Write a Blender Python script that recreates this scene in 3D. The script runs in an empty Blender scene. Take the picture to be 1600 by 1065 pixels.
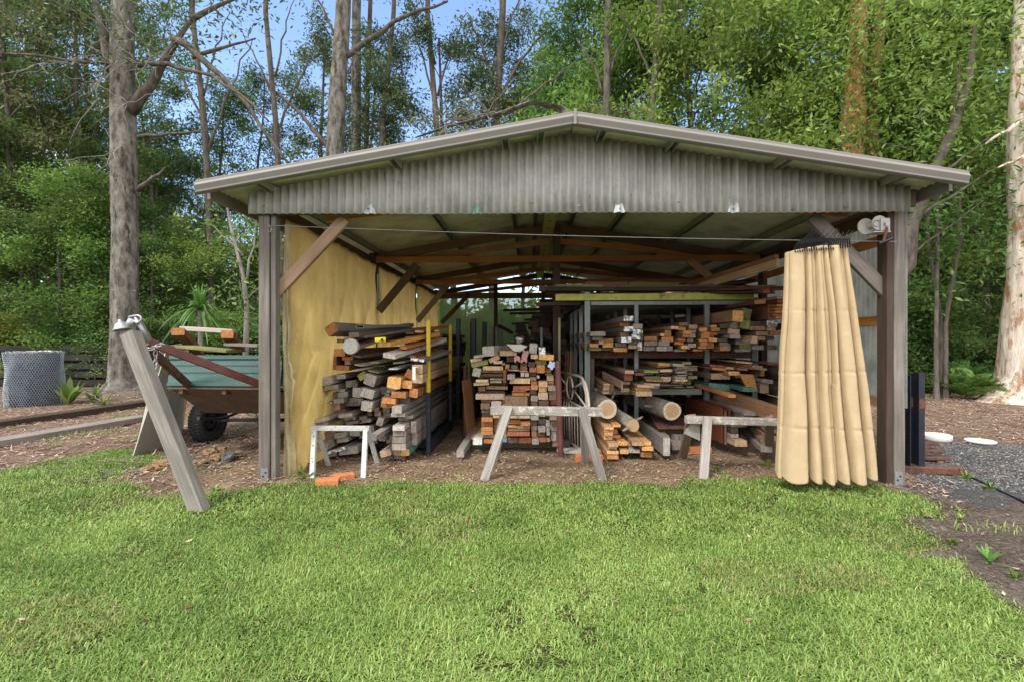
import bpy, bmesh, math, random
import numpy as np
from mathutils import Vector, Matrix, Euler, Quaternion
from mathutils import noise as mnoise
R = math.radians
sc = bpy.context.scene
col = sc.collection
random.seed(7)

# ------------------------------------------------------------------ camera, sky, sun, exposure
CH = 1.35
FPX = 740.0
YAW = R(2.0)
cam_d = bpy.data.cameras.new('camera'); cam = bpy.data.objects.new('camera', cam_d); col.objects.link(cam)
cam.location = (0, 0, CH); cam.rotation_euler = (R(90), 0, YAW)
cam_d.sensor_width = 36; cam_d.lens = FPX/1600*36; cam_d.clip_start = 0.05; cam_d.clip_end = 2000
sc.camera = cam
SUN_EL, SUN_AZ = 50, 222          # azimuth measured clockwise from +Y
w = bpy.data.worlds.new('World'); sc.world = w; w.use_nodes = True
wn = w.node_tree.nodes; wl = w.node_tree.links
bg = wn['Background']; sky = wn.new('ShaderNodeTexSky'); sky.sky_type = 'NISHITA'; sky.sun_disc = False
sky.sun_elevation = R(SUN_EL); sky.sun_rotation = R(SUN_AZ); sky.air_density = 1.0; sky.dust_density = 0.6; sky.ozone_density = 1.6
# broken low cloud, blue gaps ahead; unseen white overhead and behind added for neutral ambient
tcw = wn.new('ShaderNodeTexCoord'); nz = wn.new('ShaderNodeTexNoise'); nz.inputs['Scale'].default_value = 2.2; nz.inputs['Detail'].default_value = 7; nz.inputs['Roughness'].default_value = 0.62
mpw = wn.new('ShaderNodeMapping'); mpw.inputs['Scale'].default_value = (1, 1, 2.2); wl.new(tcw.outputs['Generated'], mpw.inputs[0]); wl.new(mpw.outputs[0], nz.inputs['Vector'])
dp = wn.new('ShaderNodeVectorMath'); dp.operation = 'DOT_PRODUCT'; dp.inputs[1].default_value = (-0.05, 0.78, 0.62); wl.new(tcw.outputs['Generated'], dp.inputs[0])
def wm_(op, a_, b_, cl=False):
    x = wn.new('ShaderNodeMath'); x.operation = op; x.use_clamp = cl
    for i_, v_ in enumerate((a_, b_)):
        if hasattr(v_, 'links'): wl.new(v_, x.inputs[i_])
        else: x.inputs[i_].default_value = v_
    return x.outputs[0]
cl_ = wm_('ADD', nz.outputs['Fac'], wm_('MULTIPLY', wm_('SUBTRACT', 0.84, dp.outputs['Value']), 1.1))
cl_ = wm_('MULTIPLY', wm_('SUBTRACT', cl_, 0.56), 5.0, True)
cmx = wn.new('ShaderNodeMix'); cmx.data_type = 'RGBA'; wl.new(cl_, cmx.inputs[0]); wl.new(sky.outputs[0], cmx.inputs[6]); cmx.inputs[7].default_value = (6.4, 6.3, 6.2, 1)
wl.new(cmx.outputs[2], bg.inputs[0]); bg.inputs[1].default_value = 0.15
sd = bpy.data.lights.new('sun', 'SUN'); so = bpy.data.objects.new('sun', sd); col.objects.link(so)
sd.energy = 1.5; sd.angle = R(14); sd.color = (1, 0.95, 0.87)
a, e = R(SUN_AZ), R(SUN_EL)
sdir = Vector((math.sin(a)*math.cos(e), math.cos(a)*math.cos(e), math.sin(e)))
so.rotation_euler = sdir.to_track_quat('Z', 'Y').to_euler()
sc.view_settings.view_transform = 'Standard'; sc.view_settings.look = 'None'
sc.view_settings.exposure = 1.3; sc.view_settings.gamma = 1
sc.cycles.max_bounces = 8; sc.cycles.diffuse_bounces = 5; sc.cycles.transparent_max_bounces = 12

cy_, sy_ = math.cos(YAW), math.sin(YAW)
def at(px, py, Y):
    dx = (px-800)/FPX; dz = (532.5-py)/FPX
    vx = -sy_+cy_*dx; vy = cy_+sy_*dx
    k = Y/vy
    return Vector((vx*k, Y, CH+dz*k))
def g(px, py, z=0.0):
    dx = (px-800)/FPX; dz = (532.5-py)/FPX
    k = (z-CH)/dz
    return Vector(((-sy_+cy_*dx)*k, (cy_+sy_*dx)*k, z))

# ------------------------------------------------------------------ helpers
def tag(o, label=None, cat=None, group=None, kind=None):
    if label: o['label'] = label
    if cat: o['category'] = cat
    if group: o['group'] = group
    if kind: o['kind'] = kind
    return o
def empty(name, loc=(0, 0, 0), label=None, cat=None, group=None, rz=0):
    o = bpy.data.objects.new(name, None); col.objects.link(o)
    o.location = loc; o.rotation_euler = (0, 0, rz); o.empty_display_size = 0.1
    return tag(o, label, cat, group)
def link(name, me, parent=None, mats=(), smooth=False):
    o = bpy.data.objects.new(name, me); col.objects.link(o)
    for m in mats: me.materials.append(m)
    if smooth: me.polygons.foreach_set('use_smooth', [True]*len(me.polygons))
    if parent is not None:
        o.parent = parent; o.matrix_parent_inverse = (Matrix.Translation(parent.location) @ parent.rotation_euler.to_matrix().to_4x4()).inverted() if parent.parent is None else Matrix.Identity(4)
        if parent.type == 'MESH' and parent.parent is not None: o.matrix_parent_inverse = Matrix.Identity(4)
    return o
def np_mesh(name, V, loops, sizes, attrs=None):
    me = bpy.data.meshes.new(name)
    me.vertices.add(len(V)); me.vertices.foreach_set('co', np.asarray(V, np.float32).ravel())
    me.loops.add(len(loops)); me.loops.foreach_set('vertex_index', np.asarray(loops, np.int32))
    st = np.concatenate([[0], np.cumsum(sizes)[:-1]]).astype(np.int32)
    me.polygons.add(len(sizes)); me.polygons.foreach_set('loop_start', st); me.polygons.foreach_set('loop_total', np.asarray(sizes, np.int32))
    if attrs:
        for k, (dom, val) in attrs.items():
            at_ = me.attributes.new(k, 'FLOAT', dom); at_.data.foreach_set('value', np.asarray(val, np.float32))
    me.update(calc_edges=True); me.validate()
    return me
class MB:
    def __init__(s): s.v = []; s.f = []; s.m = []
    def add(s, vs, fs, m=0):
        b = len(s.v); s.v += [tuple(v) for v in vs]
        s.f += [tuple(i+b for i in f) for f in fs]; s.m += [m]*len(fs)
        return s
    def box(s, lo, hi, m=0, mat=None):
        x0, y0, z0 = lo; x1, y1, z1 = hi
        vs = [Vector(p) for p in [(x0,y0,z0),(x1,y0,z0),(x1,y1,z0),(x0,y1,z0),(x0,y0,z1),(x1,y0,z1),(x1,y1,z1),(x0,y1,z1)]]
        if mat is not None: vs = [mat @ v for v in vs]
        return s.add(vs, [(0,3,2,1),(4,5,6,7),(0,1,5,4),(1,2,6,5),(2,3,7,6),(3,0,4,7)], m)
    def beam(s, p0, p1, w, t, m=0, up=(0, 0, 1), ch=0.12):
        """chamfered timber/steel bar from p0 to p1, w wide (side), t high (along up)"""
        p0, p1 = Vector(p0), Vector(p1); d = (p1-p0).normalized(); u = Vector(up)
        if abs(d.dot(u)) > 0.98: u = Vector((0, 1, 0))
        sx = d.cross(u).normalized(); uz = sx.cross(d).normalized()
        c = min(w, t)*ch; a_, b_ = w/2, t/2
        pr = [(-a_+c,-b_),(a_-c,-b_),(a_,-b_+c),(a_,b_-c),(a_-c,b_),(-a_+c,b_),(-a_,b_-c),(-a_,-b_+c)]
        vs = [p0+sx*x+uz*z for x, z in pr]+[p1+sx*x+uz*z for x, z in pr]
        fs = [(i, (i+1) % 8, (i+1) % 8+8, i+8) for i in range(8)]+[tuple(range(7, -1, -1)), tuple(range(8, 16))]
        return s.add(vs, fs, m)
    def tube(s, pts, r, n=8, m=0, cap=True):
        pts = [Vector(p) for p in pts]; rs = r if isinstance(r, (list, tuple)) else [r]*len(pts)
        vs = []; fs = []; ref = None
        for i, p in enumerate(pts):
            d = (pts[min(i+1, len(pts)-1)]-pts[max(i-1, 0)]).normalized()
            if ref is None: ref = d.orthogonal().normalized()
            x = (ref-d*ref.dot(d)).normalized(); ref = x; y = d.cross(x)
            for k in range(n):
                an = 2*math.pi*k/n; vs.append(p+(x*math.cos(an)+y*math.sin(an))*rs[i])
        for i in range(len(pts)-1):
            for k in range(n):
                a0 = i*n+k; a1 = i*n+(k+1) % n; fs.append((a0, a1, a1+n, a0+n))
        if cap: fs.append(tuple(range(n-1, -1, -1))); fs.append(tuple(range((len(pts)-1)*n, len(pts)*n)))
        return s.add(vs, fs, m)
    def lathe(s, prof, c=(0, 0, 0), n=24, m=0, mat=None):
        vs = []; fs = []
        for r_, z_ in prof:
            for k in range(n):
                an = 2*math.pi*k/n; v = Vector((r_*math.cos(an), r_*math.sin(an), z_))
                vs.append((mat @ v if mat is not None else v)+Vector(c))
        for i in range(len(prof)-1):
            for k in range(n):
                a0 = i*n+k; a1 = i*n+(k+1) % n; fs.append((a0, a1, a1+n, a0+n))
        return s.add(vs, fs, m)
    def poly(s, pts, th, axis=(0, 1, 0), m=0):
        n = len(pts); ax = Vector(axis)*th; P = [Vector(p) for p in pts]
        return s.add(P+[p+ax for p in P], [tuple(range(n)), tuple(range(2*n-1, n-1, -1))]+[(i, i+n, (i+1) % n+n, (i+1) % n) for i in range(n)], m)
    def build(s, name, mats, parent=None, smooth=False, loc=None):
        me = bpy.data.meshes.new(name)
        off = Vector(loc) if loc is not None else Vector((0, 0, 0))
        me.from_pydata([Vector(v)-off for v in s.v], [], s.f); me.update()
        if not isinstance(mats, (list, tuple)): mats = [mats]
        me.polygons.foreach_set('material_index', s.m)
        bm = bmesh.new(); bm.from_mesh(me); bmesh.ops.recalc_face_normals(bm, faces=bm.faces); bm.to_mesh(me); bm.free()
        o = link(name, me, None, mats, smooth)
        o.location = off
        if parent is not None:
            o.parent = parent
            o.matrix_parent_inverse = wmat(parent).inverted()
        return o
def bar(name, p0, p1, w, t, mat, parent=None, up=(0, 0, 1), ch=.1):
    p0, p1 = Vector(p0), Vector(p1); d = p1-p0; L = d.length; d = d/L; u = Vector(up)
    if abs(d.dot(u)) > .98: u = Vector((0, 1, 0))
    sx = d.cross(u).normalized(); uz = sx.cross(d).normalized()
    b = MB(); n = max(1, min(6, int(L/.5))); c = min(w, t)*ch; a_, b_ = w/2, t/2; pr = [(-a_+c,-b_),(a_-c,-b_),(a_,-b_+c),(a_,b_-c),(a_-c,b_),(-a_+c,b_),(-a_,b_-c),(-a_,-b_+c)]
    jr = random.Random(int(L*9973)+int(p0.x*331)); vs = []
    wd = mat.name.endswith('wood')
    for i in range(n+1):
        ox, oz = (jr.uniform(-.0025, .0025), jr.uniform(-.0025, .0025)) if wd and 0 < i < n else (0, 0)
        vs += [(x+ox+(jr.uniform(-.0014, .0014) if wd else 0), L*i/n, z+oz+(jr.uniform(-.0014, .0014) if wd else 0)) for x, z in pr]
    fs = [(8*i+k, 8*i+(k+1) % 8, 8*i+8+(k+1) % 8, 8*i+8+k) for i in range(n) for k in range(8)]+[tuple(range(7, -1, -1)), tuple(range(8*n, 8*n+8))]
    b.add(vs, fs); o = b.build(name, mat)
    m = Matrix((sx, d, uz)).transposed(); o.location = p0; o.rotation_euler = m.to_euler()
    if parent is not None: o.parent = parent; o.matrix_parent_inverse = wmat(parent).inverted()
    return o
def wmat(o):
    m = Matrix.LocRotScale(o.location, o.rotation_euler, o.scale)
    return wmat(o.parent) @ o.matrix_parent_inverse @ m if o.parent else m

# ------------------------------------------------------------------ materials
class N:
    def __init__(s, name):
        s.mat = bpy.data.materials.new(name); s.mat.use_nodes = True
        s.t = s.mat.node_tree; s.p = s.t.nodes['Principled BSDF']
    def n(s, typ, **kw):
        x = s.t.nodes.new(typ)
        for k, v in kw.items():
            if k.startswith('i_'): x.inputs[int(k[2:])].default_value = v
            else: setattr(x, k, v)
        return x
    def l(s, a_, b_): s.t.links.new(a_, b_)
    def noise(s, vec, scale, det=5, rough=0.6):
        x = s.n('ShaderNodeTexNoise'); x.inputs['Scale'].default_value = scale; x.inputs['Detail'].default_value = det; x.inputs['Roughness'].default_value = rough
        if vec is not None: s.l(vec, x.inputs['Vector'])
        return x.outputs['Fac']
    def ramp(s, fac, stops):
        x = s.n('ShaderNodeValToRGB'); cr = x.color_ramp
        while len(cr.elements) < len(stops): cr.elements.new(0.5)
        for el, (p_, c_) in zip(cr.elements, stops):
            el.position = p_; el.color = (*c_, 1) if len(c_) == 3 else c_
        s.l(fac, x.inputs[0]); return x.outputs[0]
    def mix(s, f, a_, b_, mode='MIX'):
        x = s.n('ShaderNodeMix', data_type='RGBA', blend_type=mode)
        for sock, v in ((x.inputs[0], f), (x.inputs[6], a_), (x.inputs[7], b_)):
            if hasattr(v, 'links'): s.l(v, sock)
            elif isinstance(v, (int, float)): sock.default_value = v
            else: sock.default_value = (*v, 1)
        return x.outputs[2]
    def math(s, op, a_, b_=0.0, clamp=False):
        x = s.n('ShaderNodeMath', operation=op, use_clamp=clamp)
        for i, v in enumerate((a_, b_)):
            if hasattr(v, 'links'): s.l(v, x.inputs[i])
            else: x.inputs[i].default_value = v
        return x.outputs[0]
    def coord(s, scale=(1, 1, 1), rnd=True, kind='Object'):
        tc = s.n('ShaderNodeTexCoord'); mp = s.n('ShaderNodeMapping'); mp.inputs['Scale'].default_value = scale
        s.l(tc.outputs[kind], mp.inputs[0])
        if rnd:
            oi = s.n('ShaderNodeObjectInfo'); cb = s.n('ShaderNodeCombineXYZ')
            r1 = s.math('MULTIPLY', oi.outputs['Random'], 37.0); s.l(r1, cb.inputs[0]); s.l(r1, cb.inputs[1]); s.l(r1, cb.inputs[2])
            s.l(cb.outputs[0], mp.inputs['Location'])
        return mp.outputs[0]
    def bump(s, h, strength=0.5, dist=0.01):
        b = s.n('ShaderNodeBump'); b.inputs['Strength'].default_value = strength; b.inputs['Distance'].default_value = dist
        s.l(h, b.inputs['Height']); s.l(b.outputs[0], s.p.inputs['Normal'])
    def out(s, c=None, rough=0.8, metal=0, spec=0.3):
        if c is not None:
            if hasattr(c, 'links'): s.l(c, s.p.inputs['Base Color'])
            else: s.p.inputs['Base Color'].default_value = (*c, 1)
        if hasattr(rough, 'links'): s.l(rough, s.p.inputs['Roughness'])
        else: s.p.inputs['Roughness'].default_value = rough
        s.p.inputs['Metallic'].default_value = metal; s.p.inputs['Specular IOR Level'].default_value = spec
        return s.mat
def mul(c, k): return tuple(min(1, x*k) for x in c)

def wood(name, c, var=0.35, axis='Y', mottled=0.0, spot=None):
    m = N(name)
    s_ = {'Y': (38, 1.6, 38), 'X': (1.6, 38, 38), 'Z': (38, 38, 1.6)}[axis]
    v = m.coord(s_); v2 = m.coord((4, 2, 4))
    f = m.noise(v, 1.0, 6, 0.65); f2 = m.noise(v2, 1.3, 4, 0.6)
    cc = m.ramp(f, [(0.25, mul(c, 1-var)), (0.5, c), (0.78, mul(c, 1+var))])
    cc = m.mix(m.ramp(f2, [(0.35, (0, 0, 0)), (0.7, (0.7, 0.7, 0.7))]), cc, mul(c, 0.62))
    oi = m.n('ShaderNodeObjectInfo'); hv = m.n('ShaderNodeHueSaturation')
    m.l(m.math('ADD', m.math('MULTIPLY', oi.outputs['Random'], 0.55), 0.72), hv.inputs['Value'])
    m.l(m.math('ADD', m.math('MULTIPLY', m.math('FRACT', m.math('MULTIPLY', oi.outputs['Random'], 17.3)), 0.35), 0.8), hv.inputs['Saturation'])
    m.l(cc, hv.inputs['Color']); cc = hv.outputs[0]
    if spot:
        f3 = m.noise(m.coord((9, 9, 9)), 2.0, 5, 0.7)
        cc = m.mix(m.ramp(f3, [(0.52, (0, 0, 0)), (0.6, (1, 1, 1))]), cc, spot)
    m.bump(f, 0.5, 0.004)
    return m.out(cc, 0.85)
def endgrain(name, c, spot=None):
    m = N(name)
    v = m.coord((22, 22, 22)); v2 = m.coord((60, 3, 14))
    f = m.noise(v, 1.0, 6, 0.7); f2 = m.noise(v2, 1.0, 3, 0.5)
    wv = m.n('ShaderNodeTexWave', wave_type='RINGS', rings_direction='Y'); wv.inputs['Scale'].default_value = 2.2; wv.inputs['Distortion'].default_value = 1.5; wv.inputs['Detail'].default_value = 2
    m.l(m.coord((16, 16, 16)), wv.inputs[0])
    vo = m.n('ShaderNodeTexVoronoi', feature='DISTANCE_TO_EDGE'); vo.inputs['Scale'].default_value = 1.0; m.l(m.coord((26, 5, 9)), vo.inputs['Vector'])
    cc = m.ramp(f, [(0.28, mul(c, 0.55)), (0.5, c), (0.75, mul(c, 1.3))])
    cc = m.mix(m.ramp(f2, [(0.45, (0, 0, 0)), (0.75, (0.55, 0.55, 0.55))]), cc, mul(c, 0.5))
    cc = m.mix(m.math('MULTIPLY', wv.outputs['Fac'], 0.35), cc, mul(c, 0.55))
    cc = m.mix(m.ramp(vo.outputs['Distance'], [(0.0, (.8, .8, .8)), (0.035, (0, 0, 0))]), cc, mul(c, 0.15))
    oi = m.n('ShaderNodeObjectInfo'); hv = m.n('ShaderNodeHueSaturation')
    m.l(m.math('ADD', m.math('MULTIPLY', oi.outputs['Random'], 0.6), 0.68), hv.inputs['Value'])
    m.l(cc, hv.inputs['Color']); cc = hv.outputs[0]
    if spot:
        f3 = m.noise(m.coord((14, 14, 14)), 1.6, 3, 0.6)
        cc = m.mix(m.ramp(f3, [(0.5, (0, 0, 0)), (0.53, (1, 1, 1))]), cc, spot)
    m.bump(f, 0.4, 0.003)
    return m.out(cc, 0.85)
def paint(name, c, rough=0.5, dirt=0.35, chip=None, metal=0, scale=6, chip_lo=0.6, bump=0.0, spec=0.4):
    m = N(name); v = m.coord((1, 1, 1))
    f = m.noise(v, scale, 6, 0.65)
    cc = m.ramp(f, [(0.3, mul(c, 1-dirt)), (0.62, c), (0.8, mul(c, 1+dirt*0.4))])
    if chip:
        f3 = m.noise(v, scale*3.1, 6, 0.7)
        cc = m.mix(m.ramp(f3, [(chip_lo, (0, 0, 0)), (chip_lo+0.04, (1, 1, 1))]), cc, chip)
    if bump: m.bump(f, bump, 0.005)
    return m.out(cc, rough, metal, spec)

WC = {  # key: side colour, end colour, word, spot
 'gy': ((.225,.195,.17), (.33,.29,.255), 'weathered grey', None),
 'lg': ((.36,.325,.29), (.45,.41,.37), 'pale grey', None),
 'dg': ((.12,.10,.085), (.20,.17,.145), 'dark grey', None),
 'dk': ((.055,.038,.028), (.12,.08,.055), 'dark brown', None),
 'br': ((.16,.095,.06), (.27,.17,.11), 'brown', None),
 'or': ((.28,.13,.055), (.52,.23,.09), 'orange brown', None),
 'yo': ((.40,.21,.08), (.64,.35,.13), 'golden orange', None),
 'tn': ((.38,.25,.15), (.56,.38,.23), 'tan', None),
 'rb': ((.17,.055,.03), (.33,.115,.06), 'red brown', None),
 'pk': ((.36,.25,.19), (.52,.36,.27), 'pinkish tan', None),
 'mg': ((.16,.165,.06), (.26,.26,.10), 'mossy green', None),
 'te': ((.07,.20,.165), (.12,.25,.21), 'green painted', None),
 'bl': ((.12,.32,.50), (.16,.40,.62), 'blue painted', None),
 'wp': ((.22,.19,.17), (.32,.27,.23), 'white daubed grey', (.72,.76,.84)),
 'wh': ((.62,.62,.58), (.70,.70,.66), 'whitish', None),
}
WM = {k: (wood('wood_side_'+k, v[0]), endgrain('wood_end_'+k, v[1], v[3])) for k, v in WC.items()}
M = {}
M['post'] = wood('post_grey_wood', (.17,.15,.135), .6, axis='Y')
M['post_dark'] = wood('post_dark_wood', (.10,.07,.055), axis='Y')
M['brace'] = wood('brace_wood', (.33,.23,.16), axis='Y')
M['truss'] = wood('truss_orange_wood', (.46,.23,.10), axis='Y')
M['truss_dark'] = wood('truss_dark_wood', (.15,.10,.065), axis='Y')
M['prop'] = wood('prop_wood', (.25,.23,.205), .6, axis='Y')
M['saw'] = wood('sawhorse_wood', (.27,.25,.23), .5, axis='Y', spot=(.48,.46,.41))
M['saw2'] = wood('sawhorse_leg_wood', (.27,.25,.23), .5, axis='Y')
M['saw3'] = wood('sawhorse_brown_wood', (.20,.15,.11), axis='Y')
M['steel'] = paint('rack_steel', (.21,.235,.235), 0.45, 0.3, (.12,.09,.07), 0.3, 5, 0.62)
M['galv'] = paint('galvanised', (.38,.39,.40), 0.4, 0.25, None, 0.6, 30)
M['yellow'] = paint('yellow_paint', (.62,.45,.03), 0.45, 0.25, (.25,.17,.03), 0, 6, 0.66)
M['yellowgreen'] = paint('yellow_green_paint', (.50,.50,.10), 0.5, 0.4, (.08,.07,.03), 0, 5, 0.6)
M['black'] = paint('black_steel', (.018,.022,.035), 0.45, 0.4, (.12,.06,.04), 0, 5, 0.64)
M['maroon'] = paint('maroon_steel', (.15,.05,.045), 0.5, 0.35, (.22,.16,.14), 0, 8, 0.68)
M['purlin'] = paint('purlin_steel', (.34,.38,.32), 0.5, 0.3, None, 0.2, 5)
M['purlin_green'] = paint('ridge_channel_paint', (.50,.52,.25), 0.5, 0.25, None, 0, 5)
M['fascia'] = paint('fascia_paint', (.20,.187,.175), 0.5, 0.1, None, 0, 2)
M['rust'] = paint('rusty_steel', (.15,.065,.042), 0.85, 0.5, (.05,.03,.03), 0, 7, 0.55, 0.3)
M['whitemetal'] = paint('white_trestle_paint', (.46,.46,.455), 0.5, 0.15, (.16,.12,.10), 0, 9, 0.58)
M['cream'] = paint('cream_gate_paint', (.55,.49,.42), 0.5, 0.25, (.22,.12,.08), 0, 9, 0.66)
M['white'] = paint('white_enamel', (.75,.74,.72), 0.4, 0.1, None, 0, 8)
M['rubber'] = paint('rubber', (.035,.035,.036), 0.8, 0.3, (.10,.09,.08), 0, 9, 0.62)
M['blackplastic'] = paint('black_plastic', (.012,.012,.016), 0.18, 0.1)
M['greenpaint'] = paint('trailer_green', (.045,.115,.105), 0.3, 0.35, (.13,.12,.09), 0, 3, 0.62, spec=0.6)
M['underfloor'] = paint('trailer_underside', (.12,.075,.05), 0.8, 0.4, None, 0, 6)
M['slabcream'] = paint('cream_board', (.36,.33,.29), 0.75, 0.25, None, 0, 3)
M['brick'] = paint('brick_orange', (.52,.18,.07), 0.9, 0.3, (.40,.26,.18), 0, 22, 0.6, 0.4)
M['stone'] = paint('mossy_rubble', (.22,.13,.07), 0.9, 0.5, (.35,.28,.10), 0, 12, 0.55, 0.5)
M['concrete'] = paint('concrete', (.50,.49,.46), 0.9, 0.25, (.30,.28,.26), 0, 25, 0.6, 0.5)
M['tape'] = paint('tape_yellow', (.78,.66,.03), 0.35, 0.1)
M['pinkfoam'] = paint('faded_pink_paint', (.42,.20,.20), 0.6, 0.2)
M['blueish'] = paint('pale_blue_plastic', (.45,.55,.78), 0.35, 0.1)
M['darkpanel'] = paint('dark_corrugated_pipe', (.065,.05,.045), 0.55, 0.3)
# ------------------------------------------------------------------ special materials
def mat_gable():
    m = N('gable_sheet_paint'); v = m.coord((1, 1, 1), rnd=False)
    base = m.ramp(m.noise(v, 3.0, 6, 0.7), [(0.3, (.31,.305,.31)), (0.55, (.44,.435,.44)), (0.8, (.57,.565,.57))])
    sp = m.n('ShaderNodeSeparateXYZ'); m.l(v, sp.inputs[0])
    st = m.noise(m.coord((14, 1, 1.2), rnd=False), 1.0, 5, 0.65)
    # mildew that grows in streaks below the roof line, heavier to the east end
    h = m.math('SUBTRACT', sp.outputs[2], m.math('MULTIPLY', m.math('ABSOLUTE', m.math('SUBTRACT', sp.outputs[0], 0.4)), -0.155))
    up = m.n('ShaderNodeMapRange'); m.l(h, up.inputs[0]); up.inputs[1].default_value = 2.78; up.inputs[2].default_value = 3.28
    e_ = m.n('ShaderNodeMapRange'); m.l(sp.outputs[0], e_.inputs[0]); e_.inputs[1].default_value = -2.0; e_.inputs[2].default_value = 2.2; e_.inputs[3].default_value = 0.15; e_.inputs[4].default_value = 1.0
    k = m.math('MULTIPLY', m.math('MULTIPLY', up.outputs[0], e_.outputs[0]), m.math('MULTIPLY', st, 1.7), clamp=True)
    c = m.mix(k, base, (.085,.085,.05))
    f2 = m.noise(m.coord((6, 6, 2), rnd=False), 4.0, 6, 0.75)
    c = m.mix(m.ramp(f2, [(0.60, (0, 0, 0)), (0.68, (.8, .8, .8))]), c, (.16,.15,.13))
    c = m.mix(m.ramp(m.noise(v, 9.0, 5, 0.7), [(0.66, (0, 0, 0)), (0.70, (.7, .7, .7))]), c, (.58,.56,.55))
    m.bump(f2, 0.25, 0.004)
    return m.out(c, 0.55, 0, 0.35)
M['gable'] = mat_gable()
M['gablepatch'] = paint('bare_zinc_patch', (.55,.60,.62), 0.4, 0.2)
M['gablepatchg'] = paint('green_paint_patch', (.16,.30,.25), 0.4, 0.2)
def mat_roof():
    m = N('roof_sheet'); v = m.coord((1, 1, 1), rnd=False)
    c = m.ramp(m.noise(v, 1.6, 6, 0.7), [(0.3, (.34,.36,.29)), (0.55, (.64,.67,.58)), (0.8, (.74,.76,.69))])
    return m.out(c, 0.5, 0.0, 0.4)
M['roof'] = mat_roof()
def cloth_mat(name, c, c2, trans, alpha=1.0, scale=3.0, bump=0.5, rough=0.6, weave=None, gloss=0.3):
    m = N(name); v = m.coord((1, 1, 1), rnd=False)
    f = m.noise(v, scale, 7, 0.65)
    cc = m.ramp(f, [(0.3, c2), (0.6, c), (0.85, mul(c, 1.2))])
    if weave:
        wv = m.n('ShaderNodeTexWave', wave_type='BANDS', bands_direction='Z'); wv.inputs['Scale'].default_value = weave; wv.inputs['Distortion'].default_value = 1.2; wv.inputs['Detail'].default_value = 3; wv.inputs['Detail Scale'].default_value = 6
        m.l(v, wv.inputs[0]); cc = m.mix(m.math('MULTIPLY', wv.outputs['Fac'], 0.28), cc, mul(c, 0.72))
        m.bump(m.math('ADD', wv.outputs['Fac'], m.math('MULTIPLY', f, 3.0)), bump, 0.003)
    else:
        vo = m.n('ShaderNodeTexVoronoi', feature='DISTANCE_TO_EDGE'); vo.inputs['Scale'].default_value = 3.5
        dn = m.mix(0.25, v, m.n('ShaderNodeTexNoise').outputs['Color']); m.l(dn, vo.inputs['Vector'])
        h = m.math('ADD', m.math('MULTIPLY', f, 1.0), m.math('MULTIPLY', m.math('MINIMUM', vo.outputs['Distance'], 0.12), 3.0))
        m.bump(h, bump, 0.03)
    m.out(cc, rough, 0, gloss)
    tr = m.n('ShaderNodeBsdfTranslucent'); m.l(cc, tr.inputs[0])
    mx = m.n('ShaderNodeMixShader'); mx.inputs[0].default_value = trans
    m.l(m.p.outputs[0], mx.inputs[1]); m.l(tr.outputs[0], mx.inputs[2])
    outn = m.t.nodes['Material Output']; last = mx
    if alpha < 1:
        tp = m.n('ShaderNodeBsdfTransparent'); tp.inputs[0].default_value = (1, 1, 1, 1)
        m2 = m.n('ShaderNodeMixShader'); m2.inputs[0].default_value = 1-alpha
        m.l(mx.outputs[0], m2.inputs[1]); m.l(tp.outputs[0], m2.inputs[2]); last = m2
    m.l(last.outputs[0], outn.inputs[0])
    return m.mat
M['tarp'] = cloth_mat('tarp_olive', (.62,.46,.18), (.48,.35,.12), 0.6, 1.0, 2.6, 1.0, 0.33, gloss=0.6)
M['tarp_wrap'] = cloth_mat('tarp_pale', (.50,.43,.26), (.36,.30,.16), 0.4, 1.0, 4, 0.6, 0.5)
M['curtain'] = cloth_mat('curtain_weave', (.84,.67,.44), (.77,.60,.37), 0.28, 1.0, 7, 0.9, 0.9, weave=62, gloss=0.1)
M['shade'] = cloth_mat('green_shade_cloth', (.30,.38,.22), (.20,.28,.14), 0.8, 0.74, 2, 0.3, 0.8)
M['clear'] = cloth_mat('clouded_polycarbonate', (.46,.48,.46), (.28,.30,.28), 0.65, 0.82, 4, 0.3, 0.25, gloss=0.5)

def bark(name, stops, sx=9, sz=2.2, patch=None, bump=1.0, pscale=1.6):
    m = N(name); tc = m.n('ShaderNodeTexCoord'); mp = m.n('ShaderNodeMapping'); mp.inputs['Scale'].default_value = (sx, sx, sz); m.l(tc.outputs['Object'], mp.inputs[0])
    v = mp.outputs[0]
    f = m.noise(v, 0.8, 8, 0.7)
    c = m.ramp(f, stops)
    if patch:
        mp2 = m.n('ShaderNodeMapping'); mp2.inputs['Scale'].default_value = (3.2, 3.2, .9); m.l(tc.outputs['Object'], mp2.inputs[0])
        f2 = m.noise(mp2.outputs[0], pscale, 6, 0.7)
        c = m.mix(m.ramp(f2, [(patch[1], (0, 0, 0)), (patch[1]+0.05, (1, 1, 1))]), c, patch[0])
        f = m.math('ADD', f, m.math('MULTIPLY', m.math('GREATER_THAN', f2, patch[1]), 0.25))
    m.bump(f, bump, 0.04)
    return m.out(c, 0.95, 0, 0.1)
M['bark_grey'] = bark('bark_grey', [(0.36, (.05,.045,.04)), (0.5, (.15,.142,.125)), (0.68, (.27,.26,.235))], 7, 3.2, ((.06,.04,.03), 0.585))
M['bark_paper'] = bark('bark_paper', [(0.32, (.16,.08,.045)), (0.44, (.50,.40,.31)), (0.6, (.66,.61,.55)), (0.8, (.78,.75,.71))], 5, 1.0, ((.33,.16,.08), 0.56), 1.4, 1.6)
M['bark_orange'] = bark('bark_orange', [(0.3, (.12,.055,.03)), (0.5, (.45,.22,.10)), (0.75, (.60,.42,.28))], 6, 2, ((.60,.50,.38), 0.58))
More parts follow.
